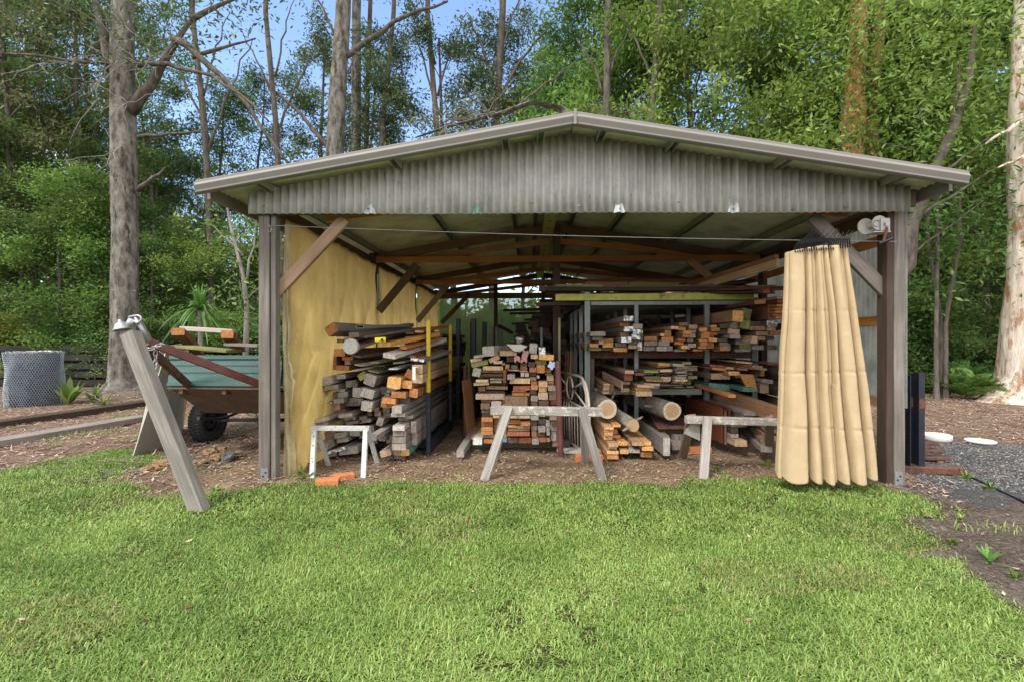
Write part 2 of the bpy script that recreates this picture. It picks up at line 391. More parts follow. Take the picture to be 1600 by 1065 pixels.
M['bark_dark'] = bark('bark_dark', [(0.3, (.035,.03,.026)), (0.55, (.12,.105,.09)), (0.8, (.21,.19,.165))], 9, 3)
M['bark_twig'] = bark('bark_twig', [(0.3, (.13,.115,.10)), (0.7, (.33,.31,.285))], 9, 3)

def leafmat(name, stops, trans=0.5, rough=0.45, spec=0.4):
    m = N(name)
    at_ = m.n('ShaderNodeAttribute', attribute_name='rnd')
    c = m.ramp(at_.outputs['Fac'], stops)
    oi = m.n('ShaderNodeObjectInfo'); hv = m.n('ShaderNodeHueSaturation')
    m.l(m.math('ADD', m.math('MULTIPLY', oi.outputs['Random'], 0.35), 0.82), hv.inputs['Value'])
    m.l(m.math('ADD', m.math('MULTIPLY', m.math('FRACT', m.math('MULTIPLY', oi.outputs['Random'], 13.1)), 0.03), 0.485), hv.inputs['Hue'])
    m.l(c, hv.inputs['Color']); c = hv.outputs[0]
    m.out(c, rough, 0, spec)
    tr = m.n('ShaderNodeBsdfTranslucent'); m.l(c, tr.inputs[0])
    mx = m.n('ShaderNodeMixShader'); mx.inputs[0].default_value = trans
    m.l(m.p.outputs[0], mx.inputs[1]); m.l(tr.outputs[0], mx.inputs[2]); m.l(mx.outputs[0], m.t.nodes['Material Output'].inputs[0])
    return m.mat
M['leaf_bright'] = leafmat('leaf_bright', [(0, (.06,.13,.025)), (0.5, (.18,.30,.06)), (1, (.38,.50,.14))])
M['leaf_mid'] = leafmat('leaf_mid', [(0, (.04,.085,.025)), (0.5, (.11,.20,.05)), (1, (.25,.36,.11))])
M['leaf_dark'] = leafmat('leaf_dark', [(0, (.04,.07,.03)), (0.6, (.10,.155,.06)), (1, (.23,.29,.12))], 0.25)
M['leaf_olive'] = leafmat('leaf_olive', [(0, (.08,.09,.035)), (0.5, (.17,.19,.07)), (1, (.30,.32,.15))], 0.35)
M['leaf_yellow'] = leafmat('leaf_yellow', [(0, (.14,.19,.03)), (0.5, (.28,.34,.07)), (1, (.42,.46,.14))], 0.5)
M['leaf_strap'] = leafmat('leaf_strap', [(0, (.08,.18,.03)), (1, (.22,.38,.10))], 0.35)
M['grass'] = leafmat('grass_blades', [(0, (.36,.29,.15)), (0.08, (.28,.28,.11)), (0.12, (.10,.175,.04)), (0.5, (.212,.325,.072)), (1, (.385,.50,.16))], 0.35, 0.5, 0.3)
M['litter'] = leafmat('leaf_litter', [(0, (.14,.08,.05)), (0.5, (.32,.22,.15)), (1, (.58,.47,.36))], 0.1, 0.8, 0.1)

def mat_ground():
    m = N('ground_soil'); v = m.coord((1, 1, 1), rnd=False)
    la = m.n('ShaderNodeAttribute', attribute_name='lawn').outputs['Fac']; gr = m.n('ShaderNodeAttribute', attribute_name='gravel').outputs['Fac']
    li = m.n('ShaderNodeAttribute', attribute_name='litter').outputs['Fac']
    f1 = m.noise(v, 2.2, 8, 0.7); f2 = m.noise(v, 38, 5, 0.7); f3 = m.noise(v, 110, 3, 0.7)
    fs = m.math('ADD', m.math('MULTIPLY', f1, 0.4), m.math('MULTIPLY', f2, 0.6))
    soil = m.ramp(fs, [(0.36, (.09,.06,.04)), (0.47, (.24,.17,.11)), (0.57, (.40,.30,.20)), (0.68, (.56,.45,.33))])
    grav = m.ramp(m.math('ADD', m.math('MULTIPLY', f3, 0.6), m.math('MULTIPLY', f2, 0.4)), [(0.38, (.03,.03,.032)), (0.5, (.10,.10,.105)), (0.62, (.24,.235,.235))])
    litt = m.ramp(fs, [(0.38, (.08,.05,.035)), (0.5, (.22,.15,.11)), (0.62, (.40,.31,.24))])
    lawn = m.ramp(fs, [(0.38, (.03,.035,.012)), (0.5, (.08,.09,.03)), (0.62, (.18,.17,.08))])
    sa = m.n('ShaderNodeAttribute', attribute_name='sand').outputs['Fac']
    sand = m.ramp(fs, [(0.36, (.035,.028,.024)), (0.47, (.12,.095,.08)), (0.57, (.21,.175,.15)), (0.7, (.33,.28,.24))])
    c = m.mix(li, soil, litt); c = m.mix(sa, c, sand)
    gk = m.ramp(m.math('ADD', gr, m.math('MULTIPLY', m.math('SUBTRACT', m.noise(v, 5, 6, .75), 0.5), 1.6)), [(0.35, (0, 0, 0)), (0.75, (1, 1, 1))])
    c = m.mix(gk, c, grav)
    k = m.ramp(m.math('ADD', la, m.math('MULTIPLY', m.math('SUBTRACT', f2, 0.5), 0.5)), [(0.4, (0, 0, 0)), (0.6, (1, 1, 1))])
    c = m.mix(k, c, lawn)
    m.bump(m.math('ADD', m.math('MULTIPLY', f2, 1.2), f3), 1.0, 0.025)
    return m.out(c, 0.95, 0, 0.1)
M['ground'] = mat_ground()

# ------------------------------------------------------------------ ground sheet
rng = np.random.default_rng(5)
def vnoise(x, y, s, seed=0):
    """smooth value noise, numpy"""
    x = np.asarray(x)*s+seed*17.3; y = np.asarray(y)*s+seed*9.1
    xi = np.floor(x).astype(np.int64); yi = np.floor(y).astype(np.int64); fx = x-xi; fy = y-yi
    fx = fx*fx*(3-2*fx); fy = fy*fy*(3-2*fy)
    def h(a_, b_):
        n_ = (a_*374761393+b_*668265263+seed*1442695) & 0x7fffffff; n_ = ((n_ ^ (n_ >> 13))*1274126177) & 0x7fffffff
        return ((n_ ^ (n_ >> 16)) & 0xffff)/65535.0
    return (h(xi, yi)*(1-fx)+h(xi+1, yi)*fx)*(1-fy)+(h(xi, yi+1)*(1-fx)+h(xi+1, yi+1)*fx)*fy
def pip(x, y, poly):
    ins = np.zeros(x.shape, bool); n = len(poly)
    for i in range(n):
        x0, y0 = poly[i]; x1, y1 = poly[(i+1) % n]
        if y0 == y1: continue
        c = ((y0 > y) != (y1 > y)) & (x < (x1-x0)*(y-y0)/(y1-y0)+x0)
        ins ^= c
    return ins
def gp(*pts): return [tuple(g(*p)[:2]) for p in pts]
LAWN = gp((0, 742), (60, 728), (120, 712), (205, 698), (235, 712), (200, 735), (150, 752), (230, 775), (330, 772), (420, 762), (520, 762), (640, 756), (780, 754), (900, 757), (1050, 750), (1160, 748), (1230, 752), (1370, 760), (1430, 775), (1452, 800), (1440, 840), (1418, 875), (1440, 905), (1500, 925), (1555, 955), (1600, 968))+[(3.2, 1.2), (3.5, -3), (9, -9), (-14, -9), (-14, 4.6)]
GRAV = gp((1440, 690), (1600, 715), (1600, 800), (1500, 775), (1430, 750), (1400, 745), (1405, 700))+[]
GRAV = [GRAV[0]]+[(7.5, 6.3), (7.5, 3.6)]+GRAV[3:]
def lawn_mask(x, y, amp=0.3, seed=1):
    dx = (vnoise(x, y, 3.1, seed)-.5)*amp*2+(vnoise(x, y, 9, seed+1)-.5)*amp; dy = (vnoise(x, y, 3.1, seed+2)-.5)*amp*1.2+(vnoise(x, y, 9, seed+3)-.5)*amp*.6
    return pip(x+dx, y+dy, LAWN)
def gz(x, y):
    return (vnoise(x, y, 1.3, 4)-.5)*0.03+(vnoise(x, y, 6, 5)-.5)*0.016
def axis(lo, hi, fine, farlo, farhi):
    a_ = list(np.arange(lo, hi+1e-6, fine)); s = fine
    while a_[-1] < farhi: s *= 1.25; a_.append(a_[-1]+s)
    s = fine; b_ = []; p = lo
    while p > farlo: s *= 1.25; p -= s; b_.append(p)
    return np.array(b_[::-1]+a_)
xs = axis(-8, 8, 0.07, -420, 420); ys = axis(0.5, 13, 0.07, -60, 420)
X, Y = np.meshgrid(xs, ys); nx, ny = len(xs), len(ys)
xf, yf = X.ravel(), Y.ravel()
near = (np.abs(xf) < 9) & (yf < 15)
Z = np.where(near, gz(xf, yf), 0)
la = lawn_mask(xf, yf, 0.2).astype(float)
gx_ = pip(xf+(vnoise(xf, yf, 2.5, 8)-.5)*.9, yf+(vnoise(xf, yf, 2.5, 9)-.5)*.9, GRAV).astype(float)
sandy = pip(xf+(vnoise(xf, yf, 2.5, 8)-.5)*.5, yf+(vnoise(xf, yf, 2.5, 9)-.5)*.5, [(2.2, 1.9), (2.3, 3.6), (3.2, 4.3), (6, 4.2), (6, 1.0)])
lit = ((xf > 3.7) & (yf > 5.4) | (xf < -3.2) | (yf > 14)).astype(float)
Z = Z+np.where(sandy & (la < .5), (vnoise(xf, yf, 9, 21)-.4)*0.05, 0)
i = np.arange((nx-1)*(ny-1)); r_, c_ = i//(nx-1), i % (nx-1); v0 = r_*nx+c_
F = np.stack([v0, v0+1, v0+nx+1, v0+nx], 1)
me = np_mesh('ground', np.stack([xf, yf, Z], 1), F.ravel(), np.full(len(F), 4), {'lawn': ('POINT', la), 'gravel': ('POINT', gx_*0.85), 'sand': ('POINT', sandy.astype(float)), 'litter': ('POINT', lit)})
tag(link('ground', me, None, [M['ground']], True), kind='structure')

# ------------------------------------------------------------------ lawn blades, leaf litter
def blades(n, xr, yr, mask, hl, wl_, lean, seed, zoff=0.0):
    rg = np.random.default_rng(seed)
    x = rg.uniform(*xr, n); y = rg.uniform(*yr, n); k = mask(x, y, rg); x, y = x[k], y[k]; n = len(x)
    an = rg.uniform(0, 2*np.pi, n); L = rg.uniform(*hl, n)*(0.7+0.6*vnoise(x, y, 2.2, 12)); w_ = rg.uniform(*wl_, n)
    le = rg.uniform(*lean, n)
    dx, dy = np.cos(an), np.sin(an); px_, py_ = -dy, dx
    z = gz(x, y)+zoff
    b0 = np.stack([x-px_*w_/2, y-py_*w_/2, z], 1); b1 = np.stack([x+px_*w_/2, y+py_*w_/2, z], 1)
    mh = L*0.55; mo = mh*np.sin(le*0.7); mz = mh*np.cos(le*0.7)
    m0 = np.stack([x+dx*mo-px_*w_*.5, y+dy*mo-py_*w_*.5, z+mz], 1); m1 = np.stack([x+dx*mo+px_*w_*.5, y+dy*mo+py_*w_*.5, z+mz], 1)
    to = mo+L*.45*np.sin(np.minimum(le*1.5, 1.7)); tz = mz+L*.45*np.cos(np.minimum(le*1.5, 1.7))
    t = np.stack([x+dx*to, y+dy*to, z+tz], 1)
    V = np.stack([b0, b1, m0, m1, t], 1).reshape(-1, 3)
    o = np.arange(n)*5
    loops = np.stack([o, o+1, o+3, o+2, o+2, o+3, o+4], 1).ravel(); sizes = np.tile([4, 3], n)
    pn = vnoise(x, y, 1.1, 31)*.5+vnoise(x, y, 4.0, 32)*.5
    r = np.clip(0.12+0.88*np.clip(rg.normal(.45, .2, n)+(pn-.5)*.7, 0, 1), 0, 1)
    dry = rg.random(n) < 0.05+0.22*(vnoise(x, y, 1.7, 33) > .72); r[dry] = rg.uniform(0, .08, dry.sum())
    return V, loops, sizes, np.repeat(r, 2)
def lm(x, y, rg):
    vis = np.abs(x+0.035*y) < 1.12*y+1.2
    thin = (x < -2.1) & (y > 3.55) & (y < 5.0) & (rg.random(x.size) < .45) & (vnoise(x, y, 2.0, 3) > .35)
    bare = vnoise(x, y, 2.8, 51)*.6+vnoise(x, y, 8, 52)*.4 > .785
    return lawn_mask(x+rg.normal(0, .05, x.size), y+rg.normal(0, .045, x.size), 0.25) & vis & ~thin & (~bare | (rg.random(x.size) < .3))
parts = [blades(560000, (-5.4, 5), (1.0, 3.3), lm, (.012, .050), (.0026, .0062), (.5, 2.0), 1), blades(360000, (-7, 6), (3.3, 5.7), lm, (.012, .048), (.0034, .0080), (.5, 2.0), 2), blades(26000, (-7, 6), (1.0, 5.6), lm, (.014, .034), (.010, .018), (1.0, 1.9), 4)]
def tuftm(x, y, rg):
    return (vnoise(x, y, 1.9, 61)*.55+vnoise(x, y, 6.5, 62)*.45 > .71) & ~lawn_mask(x, y, .1) & ~((x > -2.5) & (x < 3.6) & (y > 5.0))
parts.append(blades(110000, (-8, 8), (3, 9), tuftm, (.02, .07), (.004, .008), (.2, 1.3), 3))
off = 0; Vs, Ls, Ss, Rs = [], [], [], []
for V, l_, s_, r in parts:
    Vs.append(V); Ls.append(l_+off); Ss.append(s_); Rs.append(r); off += len(V)
me = np_mesh('grass', np.concatenate(Vs), np.concatenate(Ls), np.concatenate(Ss), {'rnd': ('FACE', np.concatenate(Rs))})
tag(link('grass', me, None, [M['grass']]), 'short bright green lawn grass in front of the shed', 'grass', None, 'stuff')

def flakes(n, xr, yr, mask, ls, ws, seed, ragged=0.35):
    rg = np.random.default_rng(seed)
    x = rg.uniform(*xr, n); y = rg.uniform(*yr, n); k = mask(x, y, rg); x, y = x[k], y[k]; n = len(x)
    an = rg.uniform(0, 2*np.pi, n); L = rg.uniform(*ls, n); w_ = rg.uniform(*ws, n)*L
    d = np.stack([np.cos(an), np.sin(an), rg.uniform(-ragged, ragged, n)], 1); p = np.stack([-np.sin(an), np.cos(an), rg.uniform(-ragged, ragged, n)], 1)
    c = np.stack([x, y, gz(x, y)+0.008+rg.random(n)*0.02], 1)
    V = np.stack([c-d*L[:, None]/2, c+p*w_[:, None]/2, c+d*L[:, None]/2+np.array([0, 0, .006]), c-p*w_[:, None]/2], 1).reshape(-1, 3)
    o = np.arange(n)*4
    return V, (np.stack([o, o+1, o+2, o+3], 1)).ravel(), np.full(n, 4), rg.random(n)
def fm(x, y, rg):
    inside = (x > -2.4) & (x < 3.5) & (y > 4.2)
    lw = lawn_mask(x, y, .15)
    k = np.where(inside, .22, .8)*np.where(gx_at(x, y), .12, 1)
    sandy = (x > 2) & (x < 6) & (y < 4.3)
    k = np.where(sandy, .10, k)
    return ~lw & (rg.random(x.size) < k) | (lw & (rg.random(x.size) < .016))
def gx_at(x, y): return pip(x, y, GRAV)
# loose gravel stones
rg_ = np.random.default_rng(41); gx2 = rg_.uniform(3.3, 9, 60000); gy2 = rg_.uniform(3.2, 7.5, 60000); kk = pip(gx2+(vnoise(gx2, gy2, 3, 71)-.5)*1.2, gy2+(vnoise(gx2, gy2, 3, 72)-.5)*1.0, GRAV) & ~lawn_mask(gx2, gy2, .1); gx2, gy2 = gx2[kk], gy2[kk]; n_ = len(gx2)
sz_ = rg_.uniform(.006, .017, (n_, 3)); sz_[:, 2] *= .6; oc = np.array([(1, 0, 0), (0, 1, 0), (-1, 0, 0), (0, -1, 0), (0, 0, 1)], float)
V_ = np.stack([gx2, gy2, gz(gx2, gy2)+.001], 1)[:, None]+oc[None]*sz_[:, None]*rg_.uniform(.6, 1.2, (n_, 5, 1)); o_ = np.arange(n_)*5
L_ = np.stack([o_, o_+1, o_+4, o_+1, o_+2, o_+4, o_+2, o_+3, o_+4, o_+3, o_, o_+4], 1).ravel()
M['pebble'] = leafmat('gravel_pebbles', [(0, (.03,.03,.032)), (.6, (.10,.10,.102)), (1, (.26,.255,.25))], 0.0, .8, .2)
me = np_mesh('gravel_stones', V_.reshape(-1, 3), L_, np.full(n_*4, 3), {'rnd': ('FACE', np.repeat(rg_.random(n_), 4))})
tag(link('gravel_stones', me, None, [M['pebble']]), 'loose grey gravel stones on the drive beside the shed', 'gravel', None, 'stuff')
ps = [flakes(90000, (-11, 10), (2, 13), fm, (.02, .075), (.12, .4), 11), flakes(20000, (-11, 10), (4.5, 13), fm, (.06, .22), (.03, .08), 12), flakes(30000, (-2.5, 3.8), (4.1, 6.4), fm, (.01, .045), (.15, .6), 13)]
off = 0; Vs, Ls, Ss, Rs = [], [], [], []
for V, l_, s_, r in ps:
    Vs.append(V); Ls.append(l_+off); Ss.append(s_); Rs.append(r); off += len(V)
me = np_mesh('leaf_litter', np.concatenate(Vs), np.concatenate(Ls), np.concatenate(Ss), {'rnd': ('FACE', np.concatenate(Rs))})
tag(link('leaf_litter', me, None, [M['litter']]), 'dry fallen leaves, bark and twigs scattered on the bare soil', 'leaf litter', None, 'stuff')
# ------------------------------------------------------------------ the shed
YF = 4.55; YR0, YR1 = 4.12, 13.35
_a, _b, _c = at(898, 174, YR0), at(307, 282, YR0), at(1511, 267, YR0)
RX, RZ, XL, ZL, XR, ZR = _a.x, _a.z-.022, _b.x, _b.z-.022, _c.x, _c.z-.022
BAYS = [4.55, 7.5, 10.3, 13.0]
def roof_z(x): return RZ-(RX-x)*(RZ-ZL)/(RX-XL) if x < RX else RZ-(x-RX)*(RZ-ZR)/(XR-RX)
shed = empty('open_shed', (RX, YF, 0), 'open fronted timber shed with a low gabled tin roof and corrugated gable sheet', 'shed')
# roof sheets, ribs running down the slope
def roof_part(x0, x1):
    n = int((YR1-YR0)/0.0127); yy = np.linspace(YR0, YR1, n); zz = 0.010*np.sin(yy*2*np.pi/0.0762)
    b = MB(); vs = []
    for i_ in range(n):
        for xx in (x0, x1): vs.append((xx, yy[i_], roof_z(xx)+zz[i_]))
    for i_ in range(n):
        for xx in (x0, x1): vs.append((xx, yy[i_], roof_z(xx)+zz[i_]+0.004))
    fs = [(2*i_, 2*i_+1, 2*i_+3, 2*i_+2) for i_ in range(n-1)]+[(2*n+2*i_+2, 2*n+2*i_+3, 2*n+2*i_+1, 2*n+2*i_) for i_ in range(n-1)]
    b.add(vs, fs); return b.build('roof_sheet', M['roof'], shed, True)
roof_part(XL, RX-0.005); roof_part(RX+0.005, XR)
b = MB()
for x0, x1 in ((RX-.17, RX), (RX, RX+.17)):
    b.beam((x0, (YR0+YR1)/2, roof_z(x0)+.022), (x1, (YR0+YR1)/2, roof_z(x1)+.022), YR1-YR0, .004)
b.build('ridge_cap', M['fascia'], shed)
# barge fascia: folded metal channel
for x0, x1 in ((XL, RX), (RX, XR)):
    b = MB(); z0, z1 = roof_z(x0)+.022, roof_z(x1)+.022
    th = .116
    prof = [(-.0, 0), (-.006, -.002), (-.036, -th*.46), (-.034, -th*.52), (-.012, -th*.97), (-.008, -th), (.03, -th-.004), (.03, -th), (-.018, -th+.006), (-.022, -.012), (.0, -.006), (.10, .008), (.10, .014)]
    vs = [(x0, YR0+p[0], z0+p[1]) for p in prof]+[(x1, YR0+p[0], z1+p[1]) for p in prof]; n = len(prof)
    b.add(vs, [(i_, (i_+1) % n, (i_+1) % n+n, i_+n) for i_ in range(n)]+[tuple(range(n)), tuple(range(2*n-1, n-1, -1))])
    b.build('fascia', M['fascia'], shed)
b = MB(); b.box((RX-.012, YR0-.040, RZ-.105), (RX+.012, YR0-.037, RZ+.026)); b.build('ridge_joint', M['fascia'], shed)
# gutters at the eaves (seen edge on at both ends)
for s, xx, zz in ((-1, XL, ZL), (1, XR, ZR)):
    b = MB(); pr = [(0, .02), (0, -.09), (s*-.09, -.095), (s*-.10, -.02)]
    b.beam((xx+s*-.03, YR0+.12, zz-.05), (xx+s*-.03, YR1, zz-.05), .03, .12)
    b.build('gutter', M['fascia'], shed)
# gable sheet
def corrug(p0x, p1x, y, zb, zt, pitch=.0775, amp=.0175, seg=8):
    n = int((p1x-p0x)/pitch*seg)
    vs = []; 
    for i_ in range(n+1):
        xx = p0x+(p1x-p0x)*i_/n; yy = y+amp*math.cos(2*math.pi*(xx-p0x)/pitch)
        for zz in (zb(xx), (zb(xx)+zt(xx))/2, zt(xx)): vs.append((xx, yy, zz))
    m_ = len(vs); vs += [(v[0], v[1]+.003, v[2]) for v in vs]
    fs = []
    for i_ in range(n):
        for k in range(2):
            a_ = 3*i_+k; fs.append((a_, a_+3, a_+4, a_+1)); fs.append((m_+a_, m_+a_+1, m_+a_+4, m_+a_+3))
        fs.append((3*i_, m_+3*i_, m_+3*i_+3, 3*i_+3))
    return vs, fs
GY = YF-.115
gl, gr_ = at(386, 335, GY), at(1421, 331, GY)
zb = lambda x: gl.z+(gr_.z-gl.z)*(x-gl.x)/(gr_.x-gl.x)+.004*math.sin(x*2.1)
zt = lambda x: roof_z(x)-.028-.01*abs(x-RX)/3
b = MB(); b.add(*corrug(gl.x, gr_.x, GY, zb, zt)); gsheet = b.build('gable_sheet', M['gable'], shed, True)
rr = random.Random(3)
for px in (412, 575, 668, 745, 832, 968, 1060, 1146, 1240, 1322, 640, 905):
    p = at(px, rr.choice((322, 316, 326)), GY-.014); b = MB()
    b.lathe([(0, .008), (.006, .006), (.007, .003), (.012, .0), (.012, -.003)], p, 10, 0, Matrix.Rotation(R(90), 3, 'X').to_4x4()); b.build('roofing_screw', M['steel'], gsheet)
for px, w_, mm in ((578, .10, 'gablepatch'), (745, .085, 'gablepatchg'), (968, .10, 'gablepatch'), (1146, .11, 'gablepatch')):
    p = at(px, 334, GY); n = 12; b = MB(); vs = []
    hts = [(.05+.05*rr.random()) for _ in range(n+1)]
    for i_ in range(n+1):
        xx = p.x-w_/2+w_*i_/n; yy = GY+.0175*math.cos(2*math.pi*(xx-gl.x)/.0775)-.0015
        edge = min(i_, n-i_)/3; vs += [(xx, yy, zb(xx)+.001), (xx, yy, zb(xx)+.004+hts[i_]*min(1, edge+.15))]
    b.add(vs, [(2*i_, 2*i_+2, 2*i_+3, 2*i_+1) for i_ in range(n)]); b.build('paint_patch', M[mm], gsheet)
# purlins: lipped channels running back under the sheets
for i_, (px, yy) in enumerate(((412, 4.3), (617, 4.3), (790, 4.3), (845, 4.3), (940, 4.3), (1052, 4.3), (1225, 4.3), (1400, 4.3))):
    xx = at(px, 260, yy).x; zz = roof_z(xx)-.016; b = MB()
    for sx in (-.03, .03): b.box((xx+sx-.005, YR0+.04, zz-.062), (xx+sx+.005, YR1-.05, zz))
    b.box((xx-.0245, YR0+.042, zz-.004), (xx+.027, YR1-.052, zz-.0005)); b.build('purlin', M['purlin'], shed)
# ridge channel with holes
b = MB(); zc = RZ-.225; xc_ = RX-.095
b.box((xc_-.085, 4.8, zc-.04), (xc_-.080, 12.9, zc)); b.box((xc_+.080, 4.8, zc-.04), (xc_+.085, 12.9, zc)); b.box((xc_-.080, 4.8, zc-.0415), (xc_+.080, 12.9, zc-.0385))
rc = b.build('ridge_channel', M['purlin_green'], shed)
for k in range(14):
    yy = 4.9+k*.45; b = MB(); b.box((xc_-.02, yy, zc-.0435), (xc_+.015, yy+.05, zc-.0417)); b.build('bolt_hole', M['black'], rc)
# posts
def post(x, y, w_, d_, h, mat='post', nm='post'):
    return bar(nm, (x, y, -.02), (x, y, h), w_, d_, M[mat], shed, (0, 1, 0), .06)
WL = lambda y: -2.43-.01*(y-4.5)
WR = lambda y: 3.50+.05*(y-4.65)
def bracket(par, x, y, w_=.07):
    b = MB(); b.box((x-w_/2, y-.006, 0), (x+w_/2, y, .125)); o = b.build('post_bracket', M['galv'], par)
    for dz in (.05, .085):
        b = MB(); b.lathe([(0, .007), (.008, .006), (.009, 0)], (x+(.012 if dz > .06 else -.012), y-.006, dz), 8, 0, Matrix.Rotation(R(90), 3, 'X').to_4x4()); b.build('bolt', M['blackplastic'], o)
pl = post(-2.555, 4.53, .105, .09, roof_z(-2.55)-.1); bracket(pl, -2.545, 4.484)
pl2 = post(-2.468, 4.545, .045, .09, roof_z(-2.46)-.1)
pr_ = post(3.485, 4.62, .10, .10, roof_z(3.48)-.1); bracket(pr_, 3.47, 4.569)
post(3.40, 4.64, .062, .13, roof_z(3.4)-.1, 'post_dark')
for y in BAYS[1:]:
    post(WL(y)-.03, y, .10, .10, roof_z(-2.4)-.1, 'post_dark'); post(WR(y), y, .10, .10, roof_z(3.5)-.1, 'post_dark')
post(RX+.045, 7.56, .115, .10, RZ-.18, 'post_dark'); post(RX, 13.0, .10, .10, RZ-.18, 'post_dark')
post(.62, 10.3, .10, .10, RZ-.2, 'post_dark'); post(1.9, 13.0, .10, .10, 3.0, 'post_dark'); post(-.9, 13.0, .10, .10, 2.9, 'post_dark')
# eave beams along both sides and the lintel behind the gable sheet
def bm_(nm, p0, p1, w_, t_, mat, par=None):
    return bar(nm, p0, p1, w_, t_, M[mat], par or shed)
for s in (-1, 1):
    f_ = (lambda y: WL(y)-.02) if s < 0 else (lambda y: WR(y)+.02)
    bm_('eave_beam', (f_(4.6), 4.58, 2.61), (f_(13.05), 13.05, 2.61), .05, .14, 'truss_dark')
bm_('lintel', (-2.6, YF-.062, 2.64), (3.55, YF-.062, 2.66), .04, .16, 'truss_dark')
# trusses
def truss(y, zc_, first=False):
    c1, c2 = WL(y), WR(y)
    top = .155
    if not first:
        bm_('truss_chord', (c1, y, zc_), (c2, y, zc_), .045, .095, 'truss')
    y2 = y+.055
    for xe in (c1, c2):
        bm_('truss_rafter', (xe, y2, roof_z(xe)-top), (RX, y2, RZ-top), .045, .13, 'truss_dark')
        sgn = 1 if xe > RX else -1
        bm_('truss_strut', (xe-sgn*.35, y+.11, zc_+.01), (RX+sgn*.06, y+.11, zc_+.30), .04, .09, 'truss')
for i_, y in enumerate(BAYS[1:]): truss(y, 2.645-.012*i_)
truss(4.70, 2.60, True)
# knee braces
def brace(p, Yp, q, Yq, w_=.05, t_=.12, mat='brace'):
    bm_('knee_brace', at(p[0], p[1], Yp), at(q[0], q[1], Yq), w_, t_, mat)
brace((540, 342), 4.60, (424, 466), 4.60, .05, .115)
brace((652, 414), 7.44, (592, 486), 7.44, .05, .12, 'truss_dark')
brace((700, 445), 10.24, (652, 502), 10.24, .05, .12)
brace((733, 460), 12.94, (690, 505), 12.94, .05, .12, 'truss_dark')
brace((1268, 338), 4.66, (1386, 458), 4.66, .05, .125, 'post')
brace((1075, 405), 7.44, (1108, 432), 7.44, .05, .11, 'truss')
brace((1172, 440), 10.24, (1240, 480), 10.24)
# rails on the right wall and the ribbed clear sheeting behind them
for z_ in (2.35, 1.55, .75):
    bar('wall_rail', (WR(4.7)+.005, 4.72, z_), (WR(12.9)+.005, 12.9, z_), .04, .10, M['truss'], shed)
def wall_sheet(y0, y1, zb0, zt0, xf_, nm, mat, amp=.009, pitch=.076):
    n = int((y1-y0)/pitch*6); vs = []
    for i_ in range(n+1):
        yy = y0+(y1-y0)*i_/n; xx = xf_(yy)+amp*math.cos(2*math.pi*yy/pitch)
        vs += [(xx, yy, zb0), (xx, yy, zt0)]
    m_ = len(vs); vs += [(v[0]+.003, v[1], v[2]) for v in vs]; fs = []
    for i_ in range(n):
        a_ = 2*i_; fs += [(a_, a_+2, a_+3, a_+1), (m_+a_, m_+a_+1, m_+a_+3, m_+a_+2)]
    b = MB(); b.add(vs, fs); return b.build(nm, M[mat], shed, True)
wall_sheet(4.57, 12.95, .72, 2.68, lambda y: WR(y)+.048, 'clear_wall_sheet', 'clear')
# tarpaulins down the left wall: one billowing sheet per bay
def tarp(y0, y1, seed, z0=0.0):
    nu, nv = 110, 80; rg = random.Random(seed); vs = []
    for j in range(nv+1):
        for i_ in range(nu+1):
            u = i_/nu; v = j/nv; yy = y0+(y1-y0)*u
            z = z0+(2.56-z0)*v
            bul = .16*math.sin(math.pi*u)*math.sin(math.pi*min(1, v*1.1))
            wr = .035*mnoise.noise(Vector((yy*1.8+z*.8, z*1.0, seed)))+.055*(1-abs(mnoise.noise(Vector((yy*2.5-z*.9, z*.7+yy*.5, seed+3))))*2)**3*.6+.014*mnoise.noise(Vector((yy*7, z*3, seed+5)))
            if z0 == 0 and v < .12: wr += .05*(1-v/.12)*(mnoise.noise(Vector((yy*5, 0, 3)))+.4)
            vs.append((WL(yy)+.03+bul*.4+wr, yy+(.03*mnoise.noise(Vector((z*3, seed, 1))) if i_ in (0, nu) else 0), z))
    fs = [(j*(nu+1)+i_, j*(nu+1)+i_+1, (j+1)*(nu+1)+i_+1, (j+1)*(nu+1)+i_) for j in range(nv) for i_ in range(nu)]
    b = MB(); b.add(vs, fs); o = b.build('wall_tarpaulin', M['tarp'], shed, True)
for k in range(3): tarp(BAYS[k]+(.07 if k else .06), BAYS[k+1]-.05, k+2)
# ragged front fold of the tarpaulin turned round the corner post
b = MB(); vs = []; nv = 60
for j in range(nv+1):
    z = .0+2.50*j/nv; w_ = .05+.05*mnoise.noise(Vector((z*2.5, 1, 0)))+.03*mnoise.noise(Vector((z*9, 3, 0)))+(.03 if z < 1.0 else 0)
    for i_ in range(7):
        u = i_/6; vs.append((-2.445+.03+w_*(u*1.2-.1), 4.60+.02*math.sin(u*9+z*3)+u*.02, z))
fs = [(j*7+i_, j*7+i_+1, (j+1)*7+i_+1, (j+1)*7+i_) for j in range(nv) for i_ in range(6)]
b.add(vs, fs); b.build('tarpaulin_edge', M['tarp_wrap'], shed, True)
